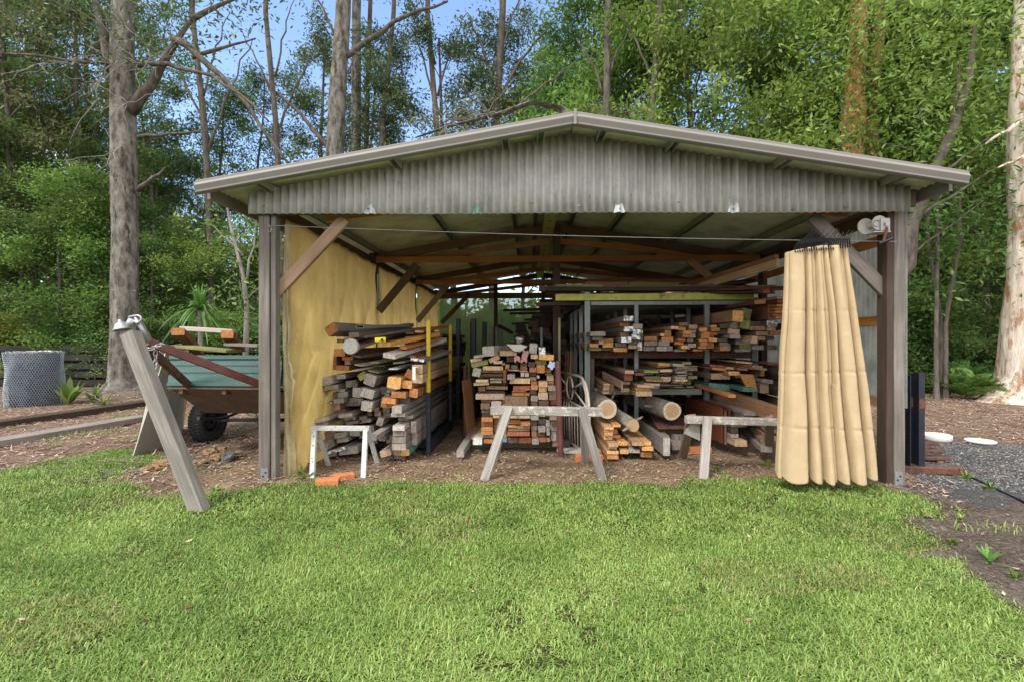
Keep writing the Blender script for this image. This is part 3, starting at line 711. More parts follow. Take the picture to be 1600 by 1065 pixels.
# green shade cloth across the back, left half
bl, br_ = WL(13)+.05, .22
nu, nv = 40, 24; vs = []
for j in range(nv+1):
    for i_ in range(nu+1):
        u = i_/nu; v = j/nv; vs.append((bl+(br_-bl)*u, 13.06+.03*mnoise.noise(Vector((u*6, v*4, 2))), .0+2.52*v))
b = MB(); b.add(vs, [(j*(nu+1)+i_, j*(nu+1)+i_+1, (j+1)*(nu+1)+i_+1, (j+1)*(nu+1)+i_) for j in range(nv) for i_ in range(nu)]); b.build('back_shade_cloth', M['shade'], shed, True)
bm_('back_beam', (WL(13), 13.0, 2.57), (WR(13), 13.0, 2.57), .05, .12, 'truss_dark')
b = MB(); b.box((.30, 13.08, 0), (WR(13), 13.11, 2.5)); b.build('back_wall_panel', M['darkpanel'], shed)  # rear wall panel, carried on leftward to darken the view behind the rack

# wire across the opening
p0, p1 = Vector((-2.50, 4.47, at(430, 352, 4.47).z)), Vector((3.38, 4.47, at(1340, 378, 4.47).z))
b = MB(); b.tube([p0.lerp(p1, t/20)-Vector((0, 0, .025*math.sin(math.pi*t/20))) for t in range(21)], .0028, 6); b.tube([p0+Vector((0, .0, 0)), p0+Vector((.03, 0, -.03)), p0+Vector((.02, 0, -.07)), p0+Vector((-.01, 0, -.05))], .004, 6)
tag(b.build('curtain_wire', M['galv'], None), 'thin steel wire stretched across the shed opening under the gable sheet', 'wire')
# winch on the right post
wn_ = empty('hand_winch', tuple(at(1375, 352, 4.52)), 'rusty white hand winch with crank handle bolted to the post above the curtain', 'winch')
rx = Matrix.Rotation(R(90), 3, 'X').to_4x4()
c0 = at(1372, 350, 4.50)
b = MB(); b.lathe([(0, .0), (.066, .0), (.068, .006), (.068, .012), (0, .012)], (c0.x-.012, 4.475, c0.z), 28, 0, rx); b.build('drum_disc', M['concrete'], wn_)
b = MB(); b.lathe([(0, .0), (.074, .0), (.075, .01), (0, .012)], (c0.x-.075, 4.56, c0.z-.01), 28, 0, rx); b.lathe([(0.03, -.07), (.03, .07)], (c0.x-.045, 4.52, c0.z-.005), 16, 0, rx); b.build('drum', M['concrete'], wn_)
b = MB(); b.box((c0.x-.012, 4.448, c0.z-.075), (c0.x+.07, 4.456, c0.z+.04)); b.box((c0.x-.07, 4.447, c0.z-.088), (c0.x+.075, 4.57, c0.z-.078)); b.build('bracket', M['whitemetal'], wn_)
b = MB(); b.beam((c0.x+.03, 4.43, c0.z-.05), (c0.x-.015, 4.41, c0.z-.185), .012, .028); h_ = b.build('crank', M['rust'], wn_)
b = MB(); b.beam((c0.x+.03, 4.436, c0.z-.02), (c0.x+.03, 4.424, c0.z-.02), .03, .03); b.build('axle_nut', M['galv'], wn_)
b = MB(); b.tube([(c0.x-.05, 4.41, c0.z-.20), (c0.x+.03, 4.36, c0.z-.165)], .014, 12); b.build('handle', M['blackplastic'], wn_)

# ------------------------------------------------------------------ curtain and its hooks
cur = empty('hanging_curtain', (at(1290, 740, 4.4).x, 4.36, 0), 'cream woven curtain gathered in deep folds, hanging from the wire beside the front post', 'curtain')
CYF = 4.34
tl, tr = at(1236, 392, CYF), at(1334, 384, CYF)
blw, brw = at(1221, 745, CYF), at(1372, 748, CYF)
folds = [0, .05, .26, .305, .395, .45, .515, .57, .65, .70, .83, .91, 1.0]   # fold boundaries
fph = []
nu, nv = 330, 170
def curx(u, v):
    t = 1-(1-v)**1.15
    return (tl.x*(1-u)+tr.x*u)*(1-t)+(blw.x*(1-u)+brw.x*u)*t
vs = []
rg = random.Random(4); dph = [.5, 1.35, .45, 1.05, .6, 1.2, .8, 1.3, .7, 1.5, .5, .9, 1]; zsh = [rg.uniform(-.02, .03) for _ in folds]
FV = []
for j in range(nv+1):
    v = j/nv; q_ = [folds[0]]+[folds[k]+.03*mnoise.noise(Vector((k*5.3, v*1.5, 2)))+(.02 if k in (6, 7) else 0)*math.sin(math.pi*v)*(1 if v < .6 else .4) for k in range(1, len(folds)-1)]+[1.0]
    for k in range(1, len(q_)): q_[k] = max(q_[k], q_[k-1]+.022)
    q_ = [min(x_, 1.0) for x_ in q_]; q_[-1] = 1.0; FV.append(q_)
for j in range(nv+1):
    v = j/nv
    for i_ in range(nu+1):
        u = i_/nu; fl_ = FV[j]; k = max(q for q in range(len(folds)) if fl_[q] <= u+1e-9); k = min(k, len(folds)-2)
        t = (u-fl_[k])/(fl_[k+1]-fl_[k])
        wob = .012*mnoise.noise(Vector((k*3.1, v*2.4, 0)))
        pro = (math.sin(math.pi*t)**(.28 if fl_[k+1]-fl_[k] > .11 else .55))
        dep = (.05+.10*v)*dph[k]
        ztop = tl.z*(1-u)+tr.z*u+.012*zsh[k]*20*.3+.03*math.sin(u*3.1)
        zbot = .085+.05*(1-pro)+.05*abs(u-.45)+.02*mnoise.noise(Vector((u*6, 0, 9)))
        z = ztop+(zbot-ztop)*v
        crease = -.009*math.exp(-((z-1.06-.02*u)/.010)**2)-.009*math.exp(-((z-.58+.02*u)/.010)**2)-.006*math.exp(-((z-1.62)/.010)**2)
        # slanting drape across the middle folds
        dr = .016*math.exp(-((u-.62-.18*(v-.25))/.05)**2)*math.exp(-((v-.28)/.16)**2)
        y = CYF+.10-dep*pro-crease+wob+.012*mnoise.noise(Vector((u*14, v*5, 7)))-dr+.02*mnoise.noise(Vector((u*5, v*2.5, 1)))
        x = curx(u, v)+.022*math.sin(math.pi*t*2)*(v*.7+.3)*-.6+.01*mnoise.noise(Vector((u*9, v*3.3, 11)))
        vs.append((x, y, z))
fs = [(j*(nu+1)+i_, j*(nu+1)+i_+1, (j+1)*(nu+1)+i_+1, (j+1)*(nu+1)+i_) for j in range(nv) for i_ in range(nu)]
n0 = len(vs); vs2 = vs+[(v[0], v[1]+.004, v[2]) for v in vs]
fs2 = fs+[tuple(q+n0 for q in reversed(f)) for f in fs]
bt = nv*(nu+1); fs2 += [(bt+i_, bt+i_+n0, bt+i_+1+n0, bt+i_+1) for i_ in range(nu)]+[(i_+1, i_+1+n0, i_+n0, i_) for i_ in range(nu)]
b = MB(); b.add(vs2, fs2); b.build('curtain_cloth', M['curtain'], cur, True)
rg = random.Random(9)
for k in range(24):
    u = (k+.5)/24; wx = p0.x+(p1.x-p0.x)*0; xt = at(1256+72*u, 372, 4.47).x
    zt_ = p0.z+(p1.z-p0.z)*(xt-p0.x)/(p1.x-p0.x); xb = tl.x+.04+(tr.x-tl.x-.05)*u; zb_ = tl.z*(1-u)+tr.z*u-.02
    b = MB(); pts = []
    for q in range(9):
        t = q/8; x_ = xt+(xb-xt)*t-.03*math.sin(math.pi*t)*(1-1.6*u)
        pts.append((x_, 4.47-.11*t+.02*math.sin(math.pi*t), zt_+.012+(zb_-zt_)*t))
    b.tube(pts, .0062, 6)
    b.tube([(xt, 4.46, zt_+.012), (xt+rg.uniform(.015, .05), 4.45+rg.uniform(-.02, .02), zt_+rg.uniform(.05, .11))], .0028, 5)
    b.build('curtain_hook', M['blackplastic'], cur)
# ------------------------------------------------------------------ timber
_t = ['', 'first', 'second', 'third', 'fourth', 'fifth', 'sixth', 'seventh', 'eighth', 'ninth']
ORD = ['topmost']+_t[2:]+['tenth', 'eleventh', 'twelfth', 'thirteenth', 'fourteenth', 'fifteenth', 'sixteenth', 'seventeenth', 'eighteenth', 'nineteenth', 'twentieth']+['twenty-'+q for q in _t[1:]]+['thirtieth']+['thirty-'+q for q in _t[1:]]
br = random.Random(21)
def board_mesh(name, w_, h_, L, rough=1.0, endcut=0.0):
    st = [0, L*.33, L*.66, L]; c = min(w_, h_)*.07; vs = []
    a_, b_ = w_/2, h_/2; pr = [(-a_+c,-b_),(a_-c,-b_),(a_,-b_+c),(a_,b_-c),(a_-c,b_),(-a_+c,b_),(-a_,b_-c),(-a_,-b_+c)]
    ex, ez = br.uniform(-.06, .06)*rough, br.uniform(-.05, .05)*rough
    jit = [br.uniform(-.0015, .0015)*rough for _ in range(16)]
    for s_, y in enumerate(st):
        wx = 0 if s_ == 0 else br.uniform(-.002, .002)*rough
        for k, (x, z) in enumerate(pr):
            yy = y+(x*ex+z*ez if s_ == 0 else 0)
            vs.append((x+wx+jit[k]*(s_ == 0), yy, z+wx+jit[k+8]*(s_ == 0)))
    fs = [(8*s_+i_, 8*s_+(i_+1) % 8, 8*s_+8+(i_+1) % 8, 8*s_+8+i_) for s_ in range(3) for i_ in range(8)]
    fs += [tuple(range(7, -1, -1)), tuple(range(24, 32))]
    me = bpy.data.meshes.new(name); me.from_pydata(vs, [], fs); me.update()
    me.polygons.foreach_set('material_index', [0]*24+[1, 1])
    bm = bmesh.new(); bm.from_mesh(me); bmesh.ops.recalc_face_normals(bm, faces=bm.faces); bm.to_mesh(me); bm.free()
    return me
PEND = {}
def board(pile, x0, z0, x1, z1, y0, L, c, rot=0, yaw=0, pitch=0, label=None, endc=None, name='timber_board'):
    w_, h_ = abs(x1-x0)-.003, abs(z1-z0)-.0025; w_ = max(w_, .006); h_ = max(h_, .006)
    me = board_mesh(name, w_, h_, L)
    me.materials.append(WM[c][0]); me.materials.append(WM[endc or c][1])
    o = bpy.data.objects.new(name, me); col.objects.link(o)
    o.location = ((x0+x1)/2, y0, (z0+z1)/2); o.rotation_euler = (R(pitch), R(rot), R(yaw))
    tag(o, label, 'timber', PILES.get(pile))
    if label is None: PEND.setdefault(pile, []).append((o, (x0+x1)/2, (z0+z1)/2, w_, h_, c))
    return o
def plank(pile, p0, p1, w_, t_, c, label, roll=0, name=None, endc=None):
    """a board between two points; w_ across, t_ thick"""
    p0, p1 = Vector(p0), Vector(p1); L = (p1-p0).length
    name = name or ('timber_plank' if t_ < .045 or w_ < .045 else 'timber_beam')
    me = board_mesh(name, w_, t_, L); me.materials.append(WM[c][0]); me.materials.append(WM[endc or c][1])
    o = bpy.data.objects.new(name, me); col.objects.link(o); o.location = p0
    q = (p1-p0).to_track_quat('Y', 'Z'); q = q @ Quaternion((0, 1, 0), R(roll)); o.rotation_mode = 'XYZ'; o.rotation_euler = q.to_euler()
    tag(o, label, 'timber', PILES.get(pile)); return o
PILES = {'left': 'timber stacked along the tarpaulin wall', 'centre': 'timber in the centre pile between maroon posts', 'upper': 'timber on the upper shelf of the steel rack',
 'middle': 'timber on the middle shelf of the steel rack', 'floor': 'timber on the floor under the steel rack', 'top': 'timber lying on top of the steel rack', 'back': 'dark timber stacked deep inside the shed', 'out': None}
def run(pile, Yr, ox, oy, s, rows, L=(2.2, 3.4), jy=.07, rz=0):
    for r_ in rows:
        u0, v0, u1, v1, c = r_[:5]; rot = r_[5] if len(r_) > 5 else br.uniform(-1.2, 1.2); dy = r_[6] if len(r_) > 6 else br.uniform(-jy, jy)
        yaw = r_[7] if len(r_) > 7 else br.uniform(-.5, .5)
        a_ = at(ox+u0/s, oy+v1/s, Yr); b_ = at(ox+u1/s, oy+v0/s, Yr)
        board(pile, a_.x, a_.z, b_.x, b_.z, Yr+dy, br.uniform(*L), c, rot, yaw, endc=(r_[8] if len(r_) > 8 else None))
def name_pile(pile, words_, bands):
    it = PEND.get(pile, []); it.sort(key=lambda t: t[1]); n = len(it); k = len(bands)
    for bi in range(k):
        part = it[bi*n//k:(bi+1)*n//k]; part.sort(key=lambda t: -t[2])
        for q, (o, x, z, w_, h_, c) in enumerate(part):
            sh = 'thin' if h_ < .022 else ('square' if .7 < w_/h_ < 1.4 else ('wide' if w_ > .14 else 'narrow' if w_ < .05 else 'flat'))
            nm = 'timber_batten' if h_ < .022 else 'timber_plank' if w_ > .125 and h_ < .062 else 'timber_beam' if min(w_, h_) > .062 else 'timber_board'
            o.name = nm; o.data.name = nm
            o['label'] = f"{WC[c][2]} {sh} {'' if sh in ('thin', 'wide') else nm[7:]+' '}end, {ORD[q]} down {bands[bi]} of {words_}"
# --- centre pile (front faces at y 5.7)
C = [  # u0 v0 u1 v1 colour rot
 (215,180,380,318,'lg',-3,-.06,-14),(100,300,240,335,'lg',-8),(40,345,200,395,'tn',-12),(50,392,290,458,'mg',-12),(298,325,448,392,'tn',-27),(370,384,490,425,'pk'),(480,410,530,440,'br'),
 (445,245,690,318,'tn'),(540,322,640,405,'dk'),(860,145,970,285,'lg',5),(990,192,1082,292,'wp'),(880,292,980,355,'tn'),(990,295,1195,370,'yo',3),(942,374,1100,435,'mg'),
 (90,478,200,590,'lg',12,-.12),(222,455,500,512,'tn'),(205,516,500,552,'yo'),(505,497,548,680,'rb',2,-.1),(532,428,590,492,'or',5,-.1),(605,445,700,498,'gy'),(552,502,720,528,'tn'),(735,420,830,454,'dk'),(735,457,830,516,'rb'),(724,518,840,540,'tn'),
 (740,545,792,602,'lg'),(798,545,855,602,'gy'),(842,400,940,468,'dk'),(860,470,955,540,'or'),(960,437,1080,555,'or'),(1086,500,1165,556,'or',-4),(860,545,958,598,'br'),(865,602,955,655,'br'),(962,582,1005,628,'lg'),
 (200,556,500,590,'dk'),(160,592,500,618,'br'),(562,560,665,630,'lg',0,-.15),(135,632,300,668,'tn',0,-.12),(100,672,310,712,'tn',-3,-.1),(310,622,502,652,'lg'),(325,655,480,682,'mg'),(590,622,870,695,'tn',0,-.05),(880,662,975,710,'or'),(885,712,975,780,'or'),
 (985,660,1110,742,'tn'),(990,745,1100,808,'yo'),(1085,560,1180,582,'br'),(1105,588,1202,665,'tn',3),(1120,668,1205,710,'or'),(1115,714,1218,790,'gy'),(1130,794,1232,928,'pk',-2),(1152,932,1245,992,'rb'),
 (165,686,560,732,'dk'),(150,735,250,800,'br'),(260,735,560,780,'br'),(165,802,520,832,'dk'),(120,836,520,912,'pk',0,-.04),(195,917,340,955,'br'),(195,957,325,1040,'br'),(635,727,880,788,'rb'),(622,792,820,815,'or'),(625,818,865,856,'or'),
 (520,860,838,1022,'br',0,-.1,.5,'br'),(870,792,965,852,'dg'),(880,856,978,935,'gy'),(980,812,1115,912,'pk'),(485,917,515,1010,'rb'),(342,928,480,1042,'lg',0,-.1),(842,880,872,1000,'rb'),(880,940,975,1000,'dk'),(985,920,1125,995,'dk'),
 # lower half
 (200,1055,320,1100,'dg'),(205,1104,345,1146,'dk'),(205,1150,360,1210,'or'),(200,1212,360,1284,'or'),(200,1286,360,1342,'or'),(195,1344,360,1398,'or'),(220,1402,385,1460,'gy'),(230,1464,370,1520,'or'),(90,1440,215,1525,'wh'),
 (330,1045,480,1103,'br'),(364,1106,480,1160,'yo'),(366,1163,470,1270,'or'),(366,1274,545,1395,'or'),(390,1398,545,1455,'yo'),(375,1460,475,1512,'tn'),(480,1458,550,1514,'bl'),
 (485,1046,690,1110,'gy'),(560,1114,690,1172,'tn'),(692,1112,875,1172,'pk'),(705,1175,880,1212,'br'),(560,1175,700,1205,'br'),(560,1208,737,1268,'or'),(740,1214,872,1268,'or'),(556,1284,690,1322,'yo'),(695,1286,870,1322,'tn'),(560,1326,866,1352,'br'),(556,1356,868,1414,'rb'),(550,1418,868,1452,'dk'),(555,1456,714,1534,'br'),(718,1454,892,1528,'rb'),
 (700,1040,878,1108,'br'),(880,1045,990,1116,'gy'),(880,1120,990,1198,'lg'),(995,1118,1082,1164,'wh'),(994,1050,1082,1114,'dk'),(876,1214,972,1280,'br'),(884,1284,975,1345,'dg'),(890,1350,962,1438,'or'),(895,1444,990,1522,'gy'),(985,1198,1085,1278,'gy'),(980,1282,1085,1368,'gy'),(970,1372,1084,1432,'dk'),(994,1438,1090,1498,'rb'),
 (1088,1122,1140,1190,'dk'),(1090,1203,1145,1292,'lg'),(1095,1296,1145,1412,'gy'),(1095,1448,1150,1508,'tn'),(1140,1128,1262,1202,'pk'),(1150,1206,1262,1248,'dk'),(1150,1252,1255,1352,'lg'),(1158,1358,1235,1495,'gy'),(1238,1358,1322,1495,'gy'),(1180,1498,1320,1592,'tn'),
]
run('centre', 5.72, 730, 520, 8.87, C, (2.4, 3.2), .09)
name_pile('centre', 'the centre pile', ['first strip', 'second strip', 'third strip', 'middle strip', 'fifth strip', 'sixth strip', 'last strip'])
# bearers under the centre pile
for y in (6.0, 7.6):
    b = MB(); b.box((-.78, y, 0), (.52, y+.09, .10)); tag(b.build('bearer', WM['dg'][0]), f"dark ground bearer under the centre pile, {'front' if y < 7 else 'rear'} one", 'timber')
# --- left pile
Lf = [
 (215,140,372,270,'gy',-32,-.15,-10,'or'),(262,322,345,376,'br'),(345,304,430,345,'gy'),(450,250,560,310,'or',-8),(258,480,300,716,'rb',3),(302,657,472,722,'or'),(305,445,440,540,'or'),(365,545,505,592,'or'),(362,596,440,652,'pk'),
 (75,792,300,905,'gy',-12,-.1),(296,772,412,832,'gy',-6),(175,898,356,960,'dg',-6),(360,862,510,948,'gy',-4),(285,960,382,1004,'gy'),(215,1010,316,1100,'br'),(320,998,450,1066,'gy',-6),(296,1068,430,1130,'gy',-8,-.1),(420,1072,580,1140,'gy',-10),(225,1104,294,1136,'dg'),(240,1136,362,1220,'br'),(366,1140,560,1190,'dg'),(262,1232,380,1290,'br',-8),(380,1248,560,1300,'gy',-6,-.15),(402,1304,545,1352,'gy',-4),
 (80,1292,300,1345,'gy',-14,-.2),(85,1346,260,1405,'gy',-12,-.15),(430,1356,600,1400,'dg',-8),(600,1300,700,1345,'dg',-8),(560,1350,720,1400,'gy',-8),
 (165,1490,310,1585,'br',-8),(130,1590,300,1690,'gy',-14,-.25),(200,1692,480,1732,'wp',-16,-.15),(482,1490,612,1550,'gy'),(556,1540,700,1600,'gy',-5),(365,1672,610,1768,'gy',-6,-.1),(162,1735,340,1800,'gy',-6,-.1),(320,1495,470,1560,'gy',-8),(330,1566,480,1620,'gy',-8),(620,1440,760,1530,'gy',-10),(620,1610,790,1680,'dg',-8),
 (705,762,850,900,'gy',20,-.15),(590,742,700,832,'mg',-30),(538,930,648,1050,'gy',3,-.1),(650,942,815,1060,'lg',14,-.12),(822,942,910,1042,'dg'),(912,872,1040,1020,'wp',8),(668,1098,805,1216,'lg',8,-.15),(820,1066,890,1152,'gy',15),(880,1020,952,1090,'gy',12),(756,1190,842,1242,'br',5),(765,1244,852,1312,'gy'),(872,1192,968,1262,'dg',6),(875,1266,972,1332,'dg',5),(842,1306,925,1412,'gy',18,-.1),
 (520,860,600,925,'dk'),(600,1066,660,1140,'dg'),(570,1150,664,1200,'dk'),(700,1230,752,1300,'dk'),
]
run('left', 5.42, 490, 490, 8.19, Lf, (2.6, 3.8), .12)
Lr = [  # crop origin 600,490
 (392,642,524,752,'tn',0,-.12),(384,756,520,876,'tn',2,-.1),(108,790,275,930,'yo',6,-.2),(268,842,390,940,'yo',4,-.12),(268,715,380,830,'or',30),(150,972,338,1048,'or',4,-.18),(45,1048,215,1120,'or',6,-.2),(0,1100,150,1180,'or',5,-.12),(348,940,460,1056,'or',8,-.1),
]
run('left', 5.40, 600, 490, 8.19, Lr, (2.8, 3.4), .03)
Ls_ = [  # crop origin 590,600, the near grey stack
 (262,237,385,328,'gy',0,-.25),(228,334,405,384,'gy',0,-.18),(360,388,470,430,'gy'),(48,548,150,614,'lg',2,-.45),(250,430,400,470,'gy'),(262,480,410,545,'lg',0,-.22),(252,550,420,622,'gy',0,-.18),(248,628,420,704,'gy',0,-.2),(245,710,420,790,'gy',0,-.2),
 (235,796,325,880,'te',0,-.1,.3,'tn'),(330,796,440,880,'te',0,-.12,.3,'yo'),(215,886,350,942,'gy'),(70,622,150,690,'gy',8,-.15),(155,640,235,715,'dg',-8),(95,700,160,760,'gy',-12),(100,790,232,868,'pk',-14,-.2),(165,722,235,785,'gy',8),(425,470,500,620,'gy'),(425,625,500,785,'gy'),(290,160,420,230,'dg'),
]
run('left', 5.36, 590, 600, 8.19, Ls_, (3.0, 3.4), .05)
name_pile('left', 'the tarpaulin side pile', ['outermost strip', 'second strip', 'third strip', 'fourth strip', 'fifth strip', 'innermost strip'])
# long loose boards lying skew on top of the left pile
LP = [
 ((553,523,5.3),(640,508,6.6),.13,.05,'dg','dark grey weathered plank across the top of the tarpaulin side pile',0),
 ((566,526,5.4),(668,512,6.6),.12,.03,'gy','thin grey plank just under the silver channel',0),
 ((548,545,5.25),(626,518,6.6),.16,.035,'pk','split pinkish brown plank end beside the white disc',-4),
 ((604,538,5.2),(682,522,5.9),.12,.045,'yo','golden orange board with pencil scribble beside the yellow tape measure',0),
 ((630,543,5.3),(684,530,5.9),.10,.03,'or','short orange board under the scribbled golden board',0),
 ((608,556,5.15),(690,530,6.3),.15,.05,'lg','rough pale grey slab with crumbling end near the pile top',8),
 ((652,562,5.3),(698,548,6.2),.16,.035,'wp','white dusted grey slab above the two long orange beams',4),
 ((560,570,5.3),(650,556,6.3),.12,.018,'lg','thin pale grey batten in the loose middle layer',6),
 ((556,578,5.25),(640,560,6.2),.10,.02,'pk','thin pale pink edged batten in the loose middle layer',-6),
 ((556,556,5.35),(630,548,6.4),.13,.02,'dg','thin dark grey board in the loose middle layer',8),
 ((585,566,5.3),(660,556,6.3),.12,.018,'mg','thin mossy green board in the loose middle layer',-4),
 ((583,580,5.35),(650,566,6.3),.14,.02,'mg','mossy board sagging over the grey square beams',10),
 ((622,566,5.35),(676,556,6.2),.13,.02,'gy','thin grey board beside the white metal bracket',-6),
 ((614,576,5.3),(650,566,6.2),.10,.015,'wh','whitish thin batten beside the white metal bracket',0),
 ((594,571,5.35),(640,560,6.2),.11,.018,'dk','dark thin board between the mossy boards',0),
 ((645,557,5.35),(680,545,6.1),.08,.02,'rb','red brown thin batten under the white dusted slab',10),
]
for p, q, w_, t_, c, lab, ro in LP: plank('left', at(*p), at(*q), w_, t_, c, lab, ro)
for k, (px, py, c) in enumerate(((640,520,'dk'),(655,518,'or'),(640,528,'or'))):
    plank('left', at(px, py, 5.7), at(px+40, py-8, 6.8), .11, .03, c, ('dark', 'upper orange', 'lower orange')[k]+' plank crossing behind the scribbled golden board', 0)
# aluminium channel, white disc, tape measure, bracket
b = MB(); p, q = at(562, 513, 5.22), at(634, 511, 6.3); d = (q-p).normalized(); sx = d.cross(Vector((0, 0, 1))).normalized(); uz = Vector((0, 0, 1))
for a0, a1, t0, t1 in ((-.05, .05, .0, .004), (-.05, -.046, .004, .032), (.046, .05, .004, .032), (-.05, .05, .032, .036)):
    vs = [pp+sx*x+uz*z for pp in (p, q) for x, z in ((a0, t0), (a1, t0), (a1, t1), (a0, t1))]
    b.add(vs, [(0, 1, 5, 4), (1, 2, 6, 5), (2, 3, 7, 6), (3, 0, 4, 7), (0, 3, 2, 1), (4, 5, 6, 7)])
tag(b.build('metal_channel', M['galv']), 'shiny silver box channel lying on top of the tarpaulin side pile', 'metal channel')
c0 = at(547, 541, 5.2); b = MB(); b.lathe([(0, .0), (.082, .0), (.086, .004), (.086, .06), (0, .06)], c0, 32, 0, Matrix.Rotation(R(-90), 3, 'X').to_4x4())
tag(b.build('concrete_disc', M['concrete']), 'round pale concrete disc edge on in the timber at the tarpaulin side', 'disc')
t0 = at(594, 531, 5.12); tm = empty('tape_measure', t0, 'yellow tape measure with black button resting on an orange plank', 'tape measure')
b = MB(); b.beam(t0+Vector((-.055, 0, 0)), t0+Vector((.055, .02, .004)), .05, .052, ch=.3); b.build('case', M['tape'], tm)
b = MB(); b.beam(t0+Vector((.015, -.024, .0)), t0+Vector((.04, -.02, .001)), .012, .026, ch=.3); b.build('button', M['blackplastic'], tm)
p = at(645, 583, 5.2); b = MB(); b.box((p.x-.006, 5.2, p.z-.07), (p.x+.03, 5.204, p.z+.07)); b.box((p.x-.008, 5.2, p.z-.07), (p.x-.004, 5.26, p.z+.07)); b.box((p.x-.008, 5.2, p.z+.07), (p.x+.06, 5.26, p.z+.074))
tag(b.build('metal_bracket', M['white']), 'white bent metal bracket hanging beside two orange beams', 'bracket')
# scribble on the golden board (illegible pencil strokes in the photo)
# --- frame with yellow topped posts beside the left pile
fr = empty('timber_cradle', (at(667, 710, 5.55).x, 5.55, 0), 'black steel cradle with two yellow topped posts holding the grey boards', 'steel cradle')
xa = at(667, 700, 5.58).x+.02
for (y_, top_) in ((5.58, at(667, 498, 5.58).z), (7.15, at(706, 506, 7.15).z)):
    zc_ = at(667, 612, 5.58).z
    b = MB(); b.beam((xa, y_, 0), (xa, y_, zc_), .055, .055, up=(0, 1, 0)); b.beam((xa-.012, y_-.03, .1), (xa+.0, y_-.03, zc_-.02), .008, .01, up=(0, 1, 0)); u_ = b.build('upright', M['black'], fr)
    b = MB(); b.beam((xa, y_, zc_+.001), (xa, y_, top_-.06), .046, .046, up=(0, 1, 0)); b.add([(xa-.023, y_-.023, top_-.06), (xa+.023, y_-.023, top_-.06), (xa+.023, y_+.023, top_-.06), (xa-.023, y_+.023, top_-.06), (xa, y_, top_)], [(0, 1, 4), (1, 2, 4), (2, 3, 4), (3, 0, 4)])
    b.beam((xa, y_-.0245, zc_+.03), (xa, y_-.0245, top_-.08), .008, .006, up=(0, 1, 0)); b.build('yellow_sleeve', M['yellow'], u_)
b = MB(); b.beam((xa, 5.61, .09), (xa, 7.12, .09), .06, .13); b.build('base_rail', M['black'], fr)
for yy in (5.9, 6.9):
    b = MB(); b.beam((-2.3, yy, .055), (xa-.032, yy, .055), .08, .09); b.build('cross_rail', M['black'], fr)
# black posts of the deeper bays on the left, and the grey ones behind
for k, (px, py, Y_, w_, mm, lab) in enumerate(((740,498,8.4,.09,'black','thick black steel post behind the yellow topped posts'),(737,503,10.6,.07,'black','thin black steel post between the dark timber stacks'),(757,503,9.6,.09,'black','black steel post nearest the green shade cloth gap'),
   (768,510,10.2,.08,'steel','first of three grey square posts before the shade cloth'),(776.5,511,10.6,.07,'steel','second of three grey square posts before the shade cloth'),(783,497,11,.06,'steel','tallest of three grey square posts before the shade cloth'),(846,512,8.2,.05,'steel','slim grey post behind the carved grey block'),
   (716,498,8.2,.075,'black','tall dark square post beside the rear yellow topped post'))):
    p = at(px, py, Y_); b = MB(); b.beam((p.x, Y_, 0), (p.x, Y_, p.z), w_, w_, up=(0, 1, 0)); tag(b.build('steel_post', M[mm]), lab, 'post', 'steel posts deep in the shed')
# --- dark piles deeper in the shed
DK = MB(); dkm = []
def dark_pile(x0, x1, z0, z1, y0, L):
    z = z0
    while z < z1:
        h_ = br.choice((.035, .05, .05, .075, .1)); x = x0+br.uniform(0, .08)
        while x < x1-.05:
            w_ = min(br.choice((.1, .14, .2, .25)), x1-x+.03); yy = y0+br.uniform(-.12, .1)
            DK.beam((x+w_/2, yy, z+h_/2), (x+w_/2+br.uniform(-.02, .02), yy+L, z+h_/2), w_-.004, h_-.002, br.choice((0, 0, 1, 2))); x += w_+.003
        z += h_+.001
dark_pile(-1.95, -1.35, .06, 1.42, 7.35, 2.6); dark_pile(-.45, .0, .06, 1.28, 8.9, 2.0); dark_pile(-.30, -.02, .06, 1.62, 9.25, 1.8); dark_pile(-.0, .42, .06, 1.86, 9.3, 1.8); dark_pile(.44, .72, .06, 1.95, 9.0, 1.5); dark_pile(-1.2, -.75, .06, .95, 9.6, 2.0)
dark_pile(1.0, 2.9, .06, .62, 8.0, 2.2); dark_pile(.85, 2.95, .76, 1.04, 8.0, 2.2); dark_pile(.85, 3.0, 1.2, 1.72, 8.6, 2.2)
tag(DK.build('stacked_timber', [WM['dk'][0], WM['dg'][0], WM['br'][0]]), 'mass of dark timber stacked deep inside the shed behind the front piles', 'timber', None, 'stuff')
for k, (u0, v0, u1, v1, Y_, c, lab) in enumerate(((786,485,864,483,9.2,'dk','upper thin black batten jutting above the dark rear heap'),(797,490,866,489,9.2,'dk','lower thin black batten jutting above the dark rear heap'),(778,508,800,520,9.1,'dk','black crooked timber end poking up left of the rear heap'),
    (800,506,850,503,9.3,'dk','dark bowed plank across the rear heap'),(812,534,858,532,8.9,'dk','dark plank lying level on the rear heap'),(820,500,850,499,9.3,'dk','short black offcut on top of the rear heap'))):
    plank('back', at(u0, v0, Y_), at(u1, v1, Y_+.2), .09, .045, c, lab)
